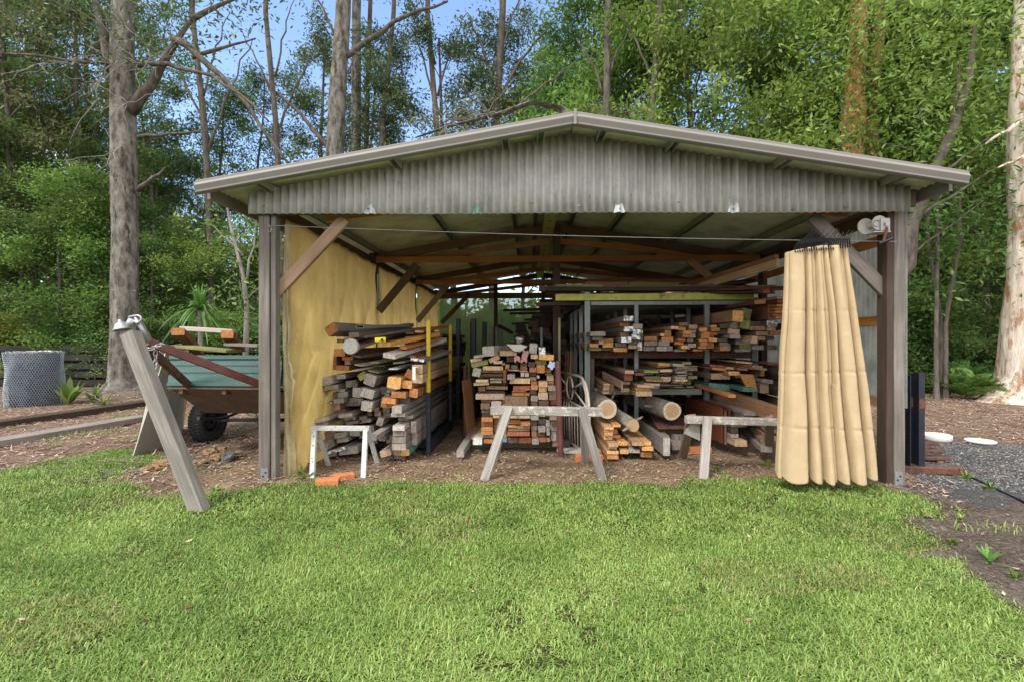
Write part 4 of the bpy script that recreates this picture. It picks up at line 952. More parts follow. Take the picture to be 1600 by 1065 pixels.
# things on the centre pile: lamp reflector, grey fin, pink painted blocks, pale blue fitting
p = at(811, 533, 5.72); b = MB(); b.lathe([(.02, -.035), (.03, -.03), (.033, -.005), (.05, .01), (.052, .03), (.045, .045), (.02, .05), (0, .05)], p, 24, 0, Matrix.Rotation(R(12), 3, 'Y').to_4x4())
rf = tag(b.build('lamp_reflector', M['galv'], None, True), 'small silver cup shaped lamp reflector on top of the centre pile', 'reflector')
P = [at(*q, 5.70) for q in ((791,537.5),(815,538),(824,541),(812,549.5),(803,548))]; b = MB(); b.poly(P, .02); tag(b.build('metal_fin', M['concrete']), 'thin grey pointed metal fin under the silver reflector', 'metal plate')
for pts, lab in ((((803,558),(806,555.5),(811,556),(813,559),(812.5,565),(810,565),(810,563),(806.5,563),(806,566),(803.5,565)), 'smaller faded pink notched block on the centre pile'), (((816,547),(818,545.5),(821,548.5),(825,547),(826,550),(825,556),(823.5,558),(823.5,566),(821,566.5),(820.5,564),(817,564),(816.5,566.5),(812.5,566),(815,560),(815.5,553),(818,551)), 'larger faded pink notched block on the centre pile')):
    b = MB(); b.poly([at(*q, 5.62) for q in pts], .09); tag(b.build('notched_block', M['pinkfoam']), lab, 'block')
b = MB(); pts = []; p = at(862, 570, 5.62)
for k in range(14):
    r_ = .048 if k % 3 else .030; an = 2*math.pi*k/14; pts.append(p+Vector((r_*math.cos(an), 0, r_*math.sin(an)*1.15)))
b.poly(pts, .03); tag(b.build('plastic_fitting', M['blueish']), 'pale blue star shaped plastic fitting beside the right maroon post', 'fitting')
# maroon posts either side of the centre pile, leaning boards by the left one
for px, py0, py1, Y_, lab in ((727,570,676,6.6,'maroon rounded steel post at the tarpaulin side of the centre pile'),(871.5,563,711,5.62,'maroon rounded steel post between centre pile and white gate')):
    p = at(px, py0, Y_); x1_ = at(px+(5 if px > 800 else 0), py1, Y_).x; b = MB(); b.tube([(x1_, Y_, 0), (p.x, Y_, p.z-.03), (p.x, Y_, p.z-.008), (p.x, Y_, p.z)], [.034, .034, .028, .012], 14); tag(b.build('steel_post', M['maroon'], None, False), lab, 'post', 'maroon posts of the centre pile')
plank('centre', (at(737,672,6.5).x, 6.5, .01), (at(730,588,6.5).x, 6.42, at(730,592,6.5).z), .16, .022, 'or', 'thin orange brown board leaning upright behind the tarpaulin side maroon post', 90)
plank('centre', at(719, 708, 5.35), at(752, 655, 7.2), .085, .08, 'lg', 'pale weathered log rail lying on the ground beside the centre pile')
plank('centre', at(740, 684, 5.75), at(752, 655, 6.9), .05, .03, 'yo', 'short golden batten beside the pale log rail')
# ------------------------------------------------------------------ steel rack and its timber
RY = 6.42
rack = empty('storage_rack', (at(1050, 640, RY).x, RY, 0), 'grey steel storage rack with three tiers of timber and a yellow top beam', 'rack')
def ru(px, y, top, base=0.0, w_=.055, m_='steel', nm='upright'):
    x = at(px, 600, RY).x; b = MB(); b.beam((x, y, base), (x, y, top), w_, w_*.8, up=(0, 1, 0), ch=.06); return b.build(nm, M[m_], rack)
ztop = at(900, 471, RY).z; zsb = at(900, 558, RY).z; zst = at(900, 549, RY).z+.0; zg0, zg1 = at(900, 616, RY).z, at(900, 606, RY).z
ru(917, RY-.03, at(917, 457, RY).z, w_=.075); ru(994, RY, ztop-.04); ru(1104, RY, ztop-.04, w_=.065); ru(1181, RY+.05, ztop+.05, w_=.07)
for y in (7.15, 7.95, 8.7):
    for px in (917, 994, 1104, 1181): ru(px, y, ztop-.04)
xl_, xr2 = at(917, 500, RY).x, at(1181, 500, RY).x
def rb(p0, p1, w_, t_, m_, nm='beam'):
    b = MB(); b.beam(p0, p1, w_, t_, ch=.05); return b.build(nm, M[m_], rack)
rb((xl_+.05, RY-.01, ztop-.03), (xr2-.03, RY+.03, ztop-.02), .05, .055, 'steel')
rb((at(868, 465, RY-.08).x, RY-.08, at(868, 465, RY-.08).z), (at(1180, 461, RY-.08).x, RY-.02, at(1180, 462.5, RY-.08).z), .06, .088, 'yellowgreen', 'yellow_beam')
rb((xl_+.02, RY+.05, (zsb+zst)/2-.005), (xr2-.05, RY+.05, (zsb+zst)/2-.005), .05, .085, 'rust', 'shelf_beam')
rb((at(928, 610, RY).x, RY+.05, (zg0+zg1)/2), (at(1098, 610, RY).x, RY+.05, (zg0+zg1)/2), .05, .08, 'purlin', 'shelf_beam')
for y in (7.15, 7.95, 8.7):
    rb((xl_, y+.05, zst-.045), (xr2, y+.05, zst-.045), .05, .08, 'rust', 'shelf_beam'); rb((xl_, y+.05, zg1-.045), (xr2, y+.05, zg1-.045), .05, .08, 'rust', 'shelf_beam'); rb((xl_, y+.05, ztop-.03), (xr2, y+.05, ztop-.03), .05, .055, 'steel', 'shelf_beam')
b = MB(); x_ = at(925, 600, RY).x; b.beam((x_, RY+.0, 0), (x_, RY+.0, zsb-.01), .06, .05, up=(0, 1, 0)); b.build('rust_upright', M['post_dark'], rack)
b = MB(); x_ = at(1172, 600, RY).x; b.beam((x_-.03, RY+.3, 0), (x_-.03, RY+.3, zg1), .07, .05, up=(0, 1, 0)); b.build('rust_upright', M['post_dark'], rack)
U = [
 (80,290,260,343,'gy',0,-.1),(122,347,250,395,'gy'),(190,398,250,440,'tn'),(85,430,188,474,'or'),(85,477,230,515,'mg'),(254,370,375,417,'or'),(245,420,375,478,'yo'),(233,482,370,515,'dk'),
 (455,113,570,175,'wp',0,-.18),(445,180,567,230,'or'),(450,235,564,292,'wp',0,-.2),(435,295,545,350,'br'),(420,353,542,416,'wp',0,-.2),(392,420,525,466,'dg'),(377,474,545,528,'yo'),
 (570,203,682,260,'gy',0,-.15),(565,264,676,320,'wp',0,-.18),(552,325,655,384,'wp',0,-.15),(545,388,650,440,'dg'),(547,445,652,489,'tn'),(660,305,720,402,'dg'),(656,407,712,512,'wp'),
 (725,345,880,396,'or'),(890,397,1018,457,'gy'),(865,460,985,517,'gy'),(725,460,862,517,'dg'),(995,460,1095,518,'gy'),(1040,225,1135,264,'tn'),(1000,267,1080,345,'or'),(945,348,1090,410,'or'),(925,310,975,345,'tn'),(725,400,885,455,'dg'),
]
run('upper', 6.05, 910, 480, 7.607, U, (2.4, 3.0), .08)
U2 = [
 (95,480,220,526,'br'),(95,530,218,586,'yo'),(130,590,250,641,'or'),(122,645,242,689,'or'),(80,692,195,735,'or'),(60,738,190,787,'or'),(125,790,245,842,'yo'),(42,845,215,880,'gy'),(235,510,355,568,'tn'),(245,571,357,622,'gy'),(252,632,320,688,'gy'),(215,694,300,745,'dg'),(215,765,326,822,'gy'),
 (382,550,495,603,'or'),(385,606,502,700,'or'),(370,703,487,745,'or'),(368,748,475,797,'or'),(490,690,598,742,'yo'),(480,746,590,838,'or'),(345,800,462,838,'or'),(292,842,428,875,'or'),(432,845,550,868,'tn'),(552,508,641,548,'yo'),(532,552,650,601,'yo'),(535,605,655,655,'or'),(506,657,600,687,'or'),
 (718,330,868,482,'or',2,-.25,.3,'yo'),(912,288,1050,438,'mg',16,-.1),(925,435,1056,568,'mg',12,-.05),(985,190,1136,250,'rb',-4,-.3,0,'or'),(825,468,940,497,'wh',-2),(802,500,918,560,'gy'),(790,564,950,640,'pk',4),(755,645,900,700,'gy',0,-.1),(903,675,975,722,'br'),(890,726,976,780,'gy'),(985,665,1082,770,'pk',4,-.2),(950,782,1108,852,'mg',0),(620,800,735,860,'or',0,-.1),(662,750,778,798,'gy'),(782,768,842,862,'gy'),
 (660,500,798,560,'dk'),(660,570,785,640,'dk'),(610,700,752,745,'dk'),
 (1258,457,1405,546,'dg',0,-.1,0,'wp'),(1282,548,1402,592,'pk'),(1300,597,1455,657,'rb',0,-.1),(1120,665,1272,725,'tn'),(1276,665,1392,725,'dk'),(1410,790,1545,853,'gy',0,-.1),(1285,792,1407,853,'dk'),(1112,792,1282,853,'gy'),(1120,600,1296,660,'br'),(1060,460,1250,520,'dk'),(1060,525,1275,590,'br'),
]
run('upper', 6.02, 1050, 450, 8.88, U2, (2.4, 3.0), .08)
Rg = [(1340+br.uniform(-15,15), 128+k*20, 1500+br.uniform(-25,10), 146+k*20, br.choice(('rb','or','rb','pk')), br.uniform(-3, 3), -.2) for k in range(5)]+[(1290-(k > 1)*6, 250+k*39, 1465-k*5, 286+k*39, 'or', br.uniform(-2, 3), -.25+br.uniform(-.05, .05)) for k in range(5)]
Rg += [(1270, 235, 1330, 440, 'rb', 0, -.1)]
run('upper', 6.0, 1050, 450, 8.88, Rg, (2.4, 2.8), .02)
name_pile('upper', 'the upper shelf load', ['first strip', 'second strip', 'third strip', 'fourth strip', 'fifth strip', 'sixth strip', 'seventh strip', 'last strip'])
# middle shelf
D = [(215,880+k*26,290,903+k*26,'tn',0,-.25+.02*k) for k in range(5)]+[(302,900,358,986,'or',8,-.1),(455,732,562,772,'pk',0,-.25),(457,776,560,852,'rb',0,-.2),(462,868,550,904,'pk',0,-.1),(462,907,548,943,'br'),(440,947,545,993,'tn',0,-.1),(564,760,660,787,'rb',2,-.3),
  (577,888,760,919,'pk',2,-.35),(562,923,745,957,'yo',1,-.3),(562,960,745,1016,'tn',0,-.35)]
run('middle', 6.15, 910, 480, 7.607, D, (2.2, 2.8), .02)
T = []
y_ = 0
cols_ = [(680, 870), (872, 1030), (1033, 1180), (1182, 1312)]
for ci, (c0, c1) in enumerate(cols_):
    v = (735, 690, 680, 645)[ci]
    while v < 945:
        h_ = br.choice((14, 18, 24, 34)); T.append((c0+br.uniform(-8, 25), v, c1-br.uniform(0, 30), v+h_-1, br.choice(('gy', 'dg', 'tn', 'lg', 'br', 'gy', 'dg', 'mg', 'pk')), br.uniform(-3, 3), br.uniform(-.3, .05))); v += h_+1
T += [(850,652,985,687,'yo',2,-.2),(990,655,1125,688,'lg',4,-.3)]
run('middle', 6.15, 910, 480, 7.607, T, (2.2, 2.8), .02)
D3 = [(572,202,690,246,'yo',0,-.15),(805,135,920,162,'tn',2,-.2),(690,170,800,196,'or',4,-.1),(600,160,700,190,'tn',6),(930,98,1070,128,'rb',5,-.3),(430,232,560,298,'tn'),(650,355,780,402,'te',2,-.35),(420,350,655,420,'te',6),(930,333,1030,442,'tn',0,-.1),(930,288,1055,330,'lg',6,-.15),(825,166,1015,188,'tn',4,-.1),(968,192,1015,262,'or'),(760,405,860,438,'gy',5),
   (850,300,925,360,'br'),(690,205,760,285,'br'),(570,250,650,300,'gy'),(430,140,590,165,'rb',6),(430,168,590,196,'or',5),(690,100,880,122,'tn',5)]
run('middle', 6.1, 1050, 550, 7.1, D3, (2.2, 2.8), .04)
name_pile('middle', 'the middle shelf load', ['first strip', 'second strip', 'third strip', 'fourth strip', 'fifth strip', 'sixth strip', 'last strip'])
plank('middle', at(942, 585, 6.4), at(972, 601, 5.75), .012, .10, 'pk', 'pale plank on edge slanting down across the middle shelf', 6)
P = [at(*q, 5.85) for q in ((1156,584),(1177,584.5),(1184,611),(1168,607.5))]; b = MB(); b.poly(P, .03); tag(b.build('timber_sheet', [WM['yo'][0]]), 'golden orange square cut panel tilted at the front of the middle shelf', 'timber')
plank('middle', at(1090, 601, 6.1), at(1144, 618, 5.35), .085, .035, 'or', 'long orange plank jutting forward and down from the middle shelf', 0)
plank('floor', at(1120, 612, 6.4), at(1216, 648, 5.3), .10, .17, 'or', 'large split rusty orange slab slanting forward under the shelf', 0)
plank('floor', at(1150, 615, 6.5), at(1216, 642, 5.35), .07, .06, 'gy', 'grey beam lying behind the large split orange slab', 0)
plank('floor', at(1105, 622, 6.6), at(1172, 646, 5.45), .13, .04, 'gy', 'grey board slanting forward beside the brown door panels', 0)
plank('floor', at(1115, 630, 6.6), at(1168, 652, 5.5), .12, .05, 'gy', 'brown grey board just beneath the slanting grey board', 0)
# brown panels standing on edge
for k, (px, w_, c, lab, p0_, p1_) in enumerate(((1128, .02, 'rb', 'large red brown sheet standing on edge behind the far sawhorse', 637, 692),(1134, .02, 'br', 'brown panel standing just beside the large red brown sheet', 641, 694),(1140, .025, 'rb', 'outer red brown panel standing beside the grey boards', 636, 692))):
    a_ = at(px, p1_, 5.7); z1_ = at(px, p0_, 5.7).z; b = MB(); b.beam((a_.x, 5.7, (a_.z+z1_)/2), (a_.x-.04, 6.9, (a_.z+z1_)/2), w_, z1_-a_.z, ch=.1); tag(b.build('door_panel', WM[c][0]), lab, 'panel', 'red brown panels standing on edge')
run('floor', 5.6, 1050, 550, 7.1, [(655,955,790,1022,'tn',0,-.1),(652,905,740,950,'gy'),(652,780,830,830,'dg'),(655,835,740,900,'dk')], (1.6, 2.0), .02)
for k, (a_, q_, w_, t_, c, lab) in enumerate((((1160,668,6.3),(1198,702,5.3),.12,.06,'gy','lowest grey slab of the heap behind the far sawhorse'),((1168,660,6.3),(1196,690,5.4),.10,.05,'br','brown slab on the lowest grey slab of the heap'),((1175,662,6.2),(1205,684,5.4),.09,.05,'or','orange brown slab in the heap behind the far sawhorse'),((1180,652,6.2),(1206,672,5.4),.12,.05,'gy','grey slab at the top of the heap behind the far sawhorse'),((1195,668,6.0),(1212,686,5.4),.10,.08,'dg','dark grey slab end near the curtain foot'),((1186,640,6.3),(1208,660,5.5),.12,.04,'pk','pinkish slab under the split orange slab'))):
    plank('floor', at(*a_), at(*q_), w_, t_, c, lab)
# bottom tier, board stack under the logs
Bt = [(238,486,350,512,'yo',0,-.12),(240,515,350,545,'or',0,-.1),(245,548,345,586,'tn',0,-.1),(352,468,445,496,'yo',0,-.05),(275,655,390,702,'tn',0,-.18),(282,706,385,742,'yo',0,-.12),(265,752,400,792,'tn',0,-.15),(258,796,392,836,'or',0,-.2),(355,612,465,648,'or',0,.05),(395,652,512,702,'yo',0,-.1),(390,704,515,735,'or'),(415,740,520,790,'yo',0,-.15),(525,737,650,778,'lg',0,-.15),
 (548,635,682,682,'tn',0,-.2),(520,686,648,732,'tn'),(685,642,777,690,'yo',0,-.15),(660,694,790,742,'yo',0,-.2),(655,745,775,763,'tn'),(655,767,785,826,'or',0,-.15),(250,590,348,650,'yo',0,-.05),(525,782,650,812,'br'),(352,500,440,545,'br',0,.1),(352,550,440,608,'or',0,.1)]
run('floor', 5.5, 910, 600, 7.606, Bt, (2.2, 2.6), .02)
run('floor', 5.45, 910, 600, 7.606, [(930,612,1010,822,'gy',1,-.1,.4,'lg'),(1014,612,1038,718,'gy')], (2.4, 2.4), .01)
run('floor', 5.7, 910, 600, 7.606, [(1045,655,1160,768,'gy',0,-.05,10),(1070,590,1210,680,'gy',0,0,14)], (1.2, 1.2), .01)
name_pile('floor', 'the floor stack under the rack', ['first strip', 'second strip', 'third strip', 'fourth strip', 'last strip'])
a_, c_ = at(1020, 649, 6.5), at(1045, 668, 5.65); b = MB(); zt_ = c_.z
b.add([(at(1028,668,5.65).x, 5.65, zt_), (at(1075,668,5.65).x, 5.65, zt_), (at(1062,650,6.9).x, 6.9, zt_+.02), (at(1010,650,6.9).x, 6.9, zt_+.02)], [(0, 1, 2, 3)])
vs = list(b.v); b.add([(v[0], v[1], v[2]-.012) for v in vs], [(3, 2, 1, 0)]); b.f += [(0, 4, 5, 1), (1, 5, 6, 2), (2, 6, 7, 3), (3, 7, 4, 0)]; b.m += [0]*4
tag(b.build('steel_plate', M['rust']), 'flat rusty plate lying under the single log', 'plate')
board('floor', at(1030,0,5.7).x, zt_-.10, at(1068,0,5.7).x, zt_-.018, 5.75, 1.2, 'dk', 0, 0, 0, 'dark board carrying the rusty plate')
board('floor', at(1034,0,5.9).x, .02, at(1064,0,5.9).x, zt_-.102, 5.9, 1.0, 'dg', 0, 0, 0, 'dark grey block under the board that carries the rusty plate')
for k in range(9):   # lengthwise deck boards added over the top beams to darken the rack below
    x_ = .80+k*.25; plank('top', (x_+.1, 6.5, ztop+.012+.0), (x_+.1+.01*k, 9.6, ztop+.012), .235, .02, ('dk', 'br', 'dg')[k % 3], f'{ORD[k] if k else "first"} of nine dark boards added to shade the rack, counted from the centre post')
# logs
def ring_mat():
    m = N('log_end'); tc = m.n('ShaderNodeTexCoord'); v = tc.outputs['Object']; sp = m.n('ShaderNodeSeparateXYZ'); m.l(v, sp.inputs[0])
    cb = m.n('ShaderNodeCombineXYZ'); m.l(sp.outputs[0], cb.inputs[0]); m.l(sp.outputs[2], cb.inputs[1])
    wv = m.n('ShaderNodeTexWave', wave_type='RINGS', rings_direction='SPHERICAL'); wv.inputs['Scale'].default_value = 22; wv.inputs['Distortion'].default_value = 2.5; wv.inputs['Detail'].default_value = 3; m.l(cb.outputs[0], wv.inputs[0])
    ln = m.n('ShaderNodeVectorMath', operation='LENGTH'); m.l(cb.outputs[0], ln.inputs[0])
    c = m.mix(m.math('MULTIPLY', wv.outputs['Fac'], .45), (.44,.30,.175), (.22,.13,.07))
    c = m.mix(m.ramp(m.math('MULTIPLY', ln.outputs['Value'], 8.5), [(0.62, (0, 0, 0)), (0.74, (1, 1, 1))]), c, (.50,.42,.33))
    f = m.noise(v, 12, 5, .7); c = m.mix(m.ramp(f, [(.5, (0, 0, 0)), (.75, (.6, .6, .6))]), c, (.25,.15,.09))
    return m.out(c, .9)
M['log_end'] = ring_mat()
M['log_bark'] = bark('log_bark', [(0.3, (.10,.085,.07)), (0.5, (.26,.225,.19)), (0.75, (.42,.38,.34))], 14, 10)
def log(px, py, Y_, r_, L, dirv, lab, stubs=()):
    c = at(px, py, Y_); d = Vector(dirv).normalized(); b = MB(); n = 26; vs = []; fs = []
    x = Vector((1, 0, 0)); z = Vector((0, 0, 1)); lobes = [br.uniform(-.05, .05) for _ in range(5)]
    for j in range(9):
        t = j/8
        for k in range(n):
            an = 2*math.pi*k/n; rr_ = r_*(1+lobes[0]*math.cos(2*an+1)+lobes[1]*math.cos(3*an)+.05*mnoise.noise(Vector((math.cos(an)*2, math.sin(an)*2, t*5+px))))
            vs.append(d*L*t+x*math.cos(an)*rr_+z*math.sin(an)*rr_)
    for j in range(8):
        for k in range(n): fs.append((j*n+k, j*n+(k+1) % n, (j+1)*n+(k+1) % n, (j+1)*n+k))
    b.add(vs, fs, 0); b.add(vs[:n], [tuple(range(n))], 1); b.add(vs[-n:], [tuple(range(n))], 1)
    for (t, an, sl, sr) in stubs:
        p = d*L*t+Vector((math.cos(an), 0, math.sin(an)))*r_*.7; q = p+Vector((math.cos(an), -.2, math.sin(an))).normalized()*sl
        b.tube([p, p.lerp(q, .6), q], [sr, sr*.85, sr*.7], 8)
    me = b.build('log', [M['log_bark'], M['log_end']], None, True); me.location = c
    tag(me, lab, 'log', 'round logs on the lowest tier')
log(949, 638.5, 5.58, .112, 1.2, (-.03, 1, .02), 'thick pale barked log resting on the orange board stack')
log(989, 664, 5.5, .073, 1.1, (-.26, 1, .14), 'thin gnarled log with peeling bark sloping over the orange boards', ((.05, .6, .11, .018), (.3, 2.6, .1, .02), (.65, 1.2, .2, .022), (.0, 3.6, .09, .02)))
log(1050, 641.5, 5.75, .108, 1.1, (-.22, 1, .03), 'single log lying on the flat rusty plate', ((.25, 3.05, .14, .022),))
# --- clutter on top of the rack
zt2 = at(900, 456, RY).z
for (x0, x1, y0, t_, c, lab, dz) in ((852,1215,6.35,.05,'dk','long dark plank along the front top of the rack',0),(868,940,6.3,.03,'mg','rotten mossy plank end over the yellow beam',.05),(965,1150,6.38,.025,'br','long brown board above the yellow beam',.052)):
    a_ = at(x0, 455, y0); e_ = at(x1, 455, y0); plank('top', (a_.x, y0, zt2+t_/2+dz), (e_.x, y0+.06, zt2+t_/2+dz), .16, t_, c, lab)
plank('top', at(914, 446, 6.4), at(980, 446, 6.55), .10, .085, 'or', 'orange brown split beam lying crosswise on the rack top')
plank('top', at(983, 446.5, 6.36), at(1060, 446.5, 6.4), .06, .088, 'mg', 'pale green painted beam lying crosswise on the rack top')
TP = [((1092,455,6.6),(1200,450,5.9),.16,.03,'rb'),((1100,452,6.7),(1225,452,5.9),.12,.02,'rb'),((1085,447,6.8),(1183,438,6.2),.14,.03,'dk'),((1120,451,6.6),(1212,447,6.0),.12,.025,'or'),((1130,448,6.9),(1230,449,6.1),.10,.02,'rb'),((1100,458,6.5),(1207,457,5.9),.18,.025,'dk'),((1060,452,6.6),(1166,441,6.3),.14,.03,'br'),((1150,446,6.6),(1198,455,5.8),.08,.05,'rb')]
nm_ = ['lowest broad', 'second', 'long dark upper', 'orange', 'long thin uppermost', 'broad dark bottom', 'inner brown', 'short split']
for k, (a_, q_, w_, t_, c) in enumerate(TP): plank('top', at(*a_), at(*q_), w_, t_, c, nm_[k]+' plank in the ragged red brown bundle on the rack end')
plank('top', at(1078, 446, 7.0), at(1214, 404, 5.35), .045, .09, 'or', 'upper of two long orange beams rising toward the roof from the rack top', 0)
plank('top', at(1080, 452, 6.9), at(1216, 411, 5.3), .045, .09, 'tn', 'lower of two long orange beams rising toward the roof from the rack top', 0)
plank('top', at(845, 452, 6.9), at(905, 452, 6.7), .2, .08, 'dg', 'dark thick sleeper end left of the yellow beam')
plank('top', at(840, 476, 6.9), at(910, 474, 6.6), .12, .05, 'br', 'brown board under the rotten mossy plank, beside the centre post')
# timbers standing upright in the dark gap left of the rack
for k, (px, p0_, p1_, Y_, c) in enumerate(((884,549,640,7.0,'rb'),(888,549,640,7.05,'or'),(892,549,640,7.1,'tn'),(896,550,640,7.15,'or'))):
    a_ = at(px-4, p1_, Y_); q_ = at(px, p0_, Y_); plank('out', (a_.x, Y_, .01), (q_.x, Y_, q_.z), .05, .02, c, ('first', 'second', 'third', 'fourth')[k]+' of four thin battens standing upright behind the white gate')
p = at(874, 500, 7.3); b = MB(); b.beam((p.x, 7.3, 0), (p.x, 7.3, at(874, 497, 7.3).z), .035, .035, up=(0, 1, 0)); tag(b.build('steel_post', M['purlin_green']), 'slim pale green post beside the dark centre post', 'post')
# ------------------------------------------------------------------ white gate
P0, P1 = Vector((g(921, 713).x, 5.52, 0)), Vector((g(921, 713).x-.30, 6.85, 0)); H = .86
ga = empty('garden_gate', P0, 'cream painted ornamental metal gate leaning between centre pile and rack', 'gate')
Lg = (P1-P0).length; dd = (P1-P0)/Lg
def gpnt(s_, h_): return P0+dd*s_+Vector((-.02*h_, 0, h_+.02))
def gt(pts, r_, nm, m_='cream'):
    b = MB(); b.tube([gpnt(*q) for q in pts], r_, 8); return b.build(nm, M[m_], ga, True)
arch = [(0, 0), (0, .60), (.03, .72), (.10, .82), (.22, .885), (.36, .90), (Lg, .90)]
gt(arch, .017, 'frame'); gt([(0, .0), (Lg, .0)], .016, 'frame'); gt([(0, .52), (Lg, .56)], .014, 'rail'); gt([(Lg, 0), (Lg, .9)], .016, 'frame'); gt([(.075, .53), (.09, .70), (.16, .80), (.26, .85)], .012, 'rail')
for k in range(11): s_ = .09+k*(Lg-.12)/11; gt([(s_, .01), (s_, .53)], .008 if k != 6 else .016, 'bar')
gt([(.72+.13*math.cos(q*math.pi/12), .72+.15*math.sin(q*math.pi/12)) for q in range(25)], .012, 'ring'); gt([(.10, .56), (.60, .72)], .012, 'scroll'); gt([(.60, .72), (.18, .84)], .012, 'scroll'); gt([(.84, .74), (1.25, .86)], .01, 'scroll'); gt([(.84, .70), (1.25, .58)], .01, 'scroll')
# bricks and slab near its foot
def brick(px, py, rz, lab, w_=.23, d_=.11, h_=.076, m_='brick', tilt=0, z=0, name='brick'):
    p = g(px, py); b = MB(); b.beam((-w_/2, 0, h_/2), (w_/2, 0, h_/2), d_, h_, ch=.06); o = b.build(name, M[m_]); o.location = (p.x, p.y+d_/2, z); o.rotation_euler = (R(tilt), 0, R(rz)); return tag(o, lab, 'brick' if 'brick' in name else 'stone')
brick(921, 722, -3, 'orange clay brick in front of the white gate foot', .30)
brick(905, 708, 5, 'flat broken grey concrete slab at the white gate foot', .52, .22, .03, 'concrete', 0, 0, 'concrete_slab')
brick(1005+90, 709, 4, 'orange brick lying under the far sawhorse', .26)
brick(508, 762, 12, 'nearer orange brick in the grass below the white trestle', .20, .12, .07); brick(533, 752, 32, 'orange brick behind the other one below the white trestle', .19, .11, .06)
# ------------------------------------------------------------------ sawhorses
# 1 small white steel trestle
def seg(par, nm, p, q, w_, t_, m_, up=(0, 0, 1)):
    return bar(nm, p, q, w_, t_, M[m_], par, up)
c = g(530, 745); t1 = empty('steel_trestle', (c.x, 4.85, 0), 'low white painted steel trestle with rust spots before the tarpaulin side pile', 'trestle')
ty = 4.86; tz = at(490, 668, ty).z; xa_, xb_ = at(488, 668, ty).x, at(577, 668, ty).x
seg(t1, 'top_bar', (xa_-.01, ty, tz), (xb_+.005, ty, tz), .06, .05, 'whitemetal')
for x_, sx in ((xa_+.03, -.02), (xb_-.03, -.01)):
    fb = g(488 if sx < -.015 else 568, 748); bb = g(515 if sx < -.015 else 580, 738)
    seg(t1, 'leg', (x_, ty-.02, tz-.02), (fb.x, fb.y, .0), .05, .035, 'whitemetal', (0, 1, 0)); seg(t1, 'leg', (x_+.01, ty+.02, tz-.02), (x_+.05, ty+.22, .0), .045, .03, 'whitemetal', (0, 1, 0))
# 2 old timber sawhorse
c = g(850, 750); s2 = empty('sawhorse', (c.x, 4.85, 0), 'old timber sawhorse with paint splashed beam and splayed legs before the centre pile', 'sawhorse')
ty = 4.80; tz = at(800, 640, ty).z
seg(s2, 'top_beam', (at(767, 641, ty).x, ty, tz-.005), (at(940, 641, ty-.02).x, ty-.02, tz-.012), .09, .09, 'saw')
f1, f2 = g(757, 750), g(942, 752)
seg(s2, 'leg', (at(796, 637, ty).x, ty-.062, tz+.04), (f1.x, f1.y, 0), .085, .036, 'saw2', (.35, 1, 0)); seg(s2, 'leg', (at(907, 640, ty).x, ty-.067, tz+.03), (f2.x, f2.y, 0), .085, .036, 'saw2', (-.35, 1, 0))
seg(s2, 'leg', (at(790, 640, ty).x, ty+.062, tz+.02), (f1.x+.04, ty+.50, 0), .085, .034, 'saw2', (.35, 1, 0)); seg(s2, 'leg', (at(913, 640, ty).x, ty+.062, tz+.02), (f2.x-.08, ty+.50, 0), .085, .034, 'saw2', (-.35, 1, 0))
# 3 far sawhorse
c = g(1140, 740); s3 = empty('sawhorse', (c.x, 5.0, 0), 'grey timber sawhorse with brown rear legs before the rack, beside the curtain', 'sawhorse')
ty = 4.95; tz = at(1100, 655, ty).z
seg(s3, 'top_beam', (at(1071, 655, ty).x, ty, tz), (at(1240, 659, ty).x, ty-.03, tz-.02), .09, .075, 'saw')
f1 = g(1099, 748); seg(s3, 'leg', (at(1102, 650, ty).x, ty-.065, tz+.04), (f1.x, f1.y, 0), .085, .04, 'saw2', (0, 1, 0))
f3 = g(1066, 716); seg(s3, 'leg', (at(1084, 660, ty).x, ty+.065, tz+.03), (f3.x, f3.y, 0), .09, .04, 'saw3', (0, 1, 0))
f4 = g(1202, 716); seg(s3, 'leg', (at(1207, 660, ty).x, ty+.065, tz+.02), (f4.x, f4.y, 0), .09, .04, 'saw3', (0, 1, 0)); f5 = g(1225, 745); seg(s3, 'leg', (at(1214, 655, ty).x, ty-.075, tz+.03), (f5.x+.1, f5.y, 0), .08, .036, 'saw2', (0, 1, 0))
b = MB(); b.poly([at(*q, ty+.02) for q in ((1072,672),(1080,661),(1094,661),(1094,688),(1070,677))], .03); b.build('gusset', M['saw2'], s3)
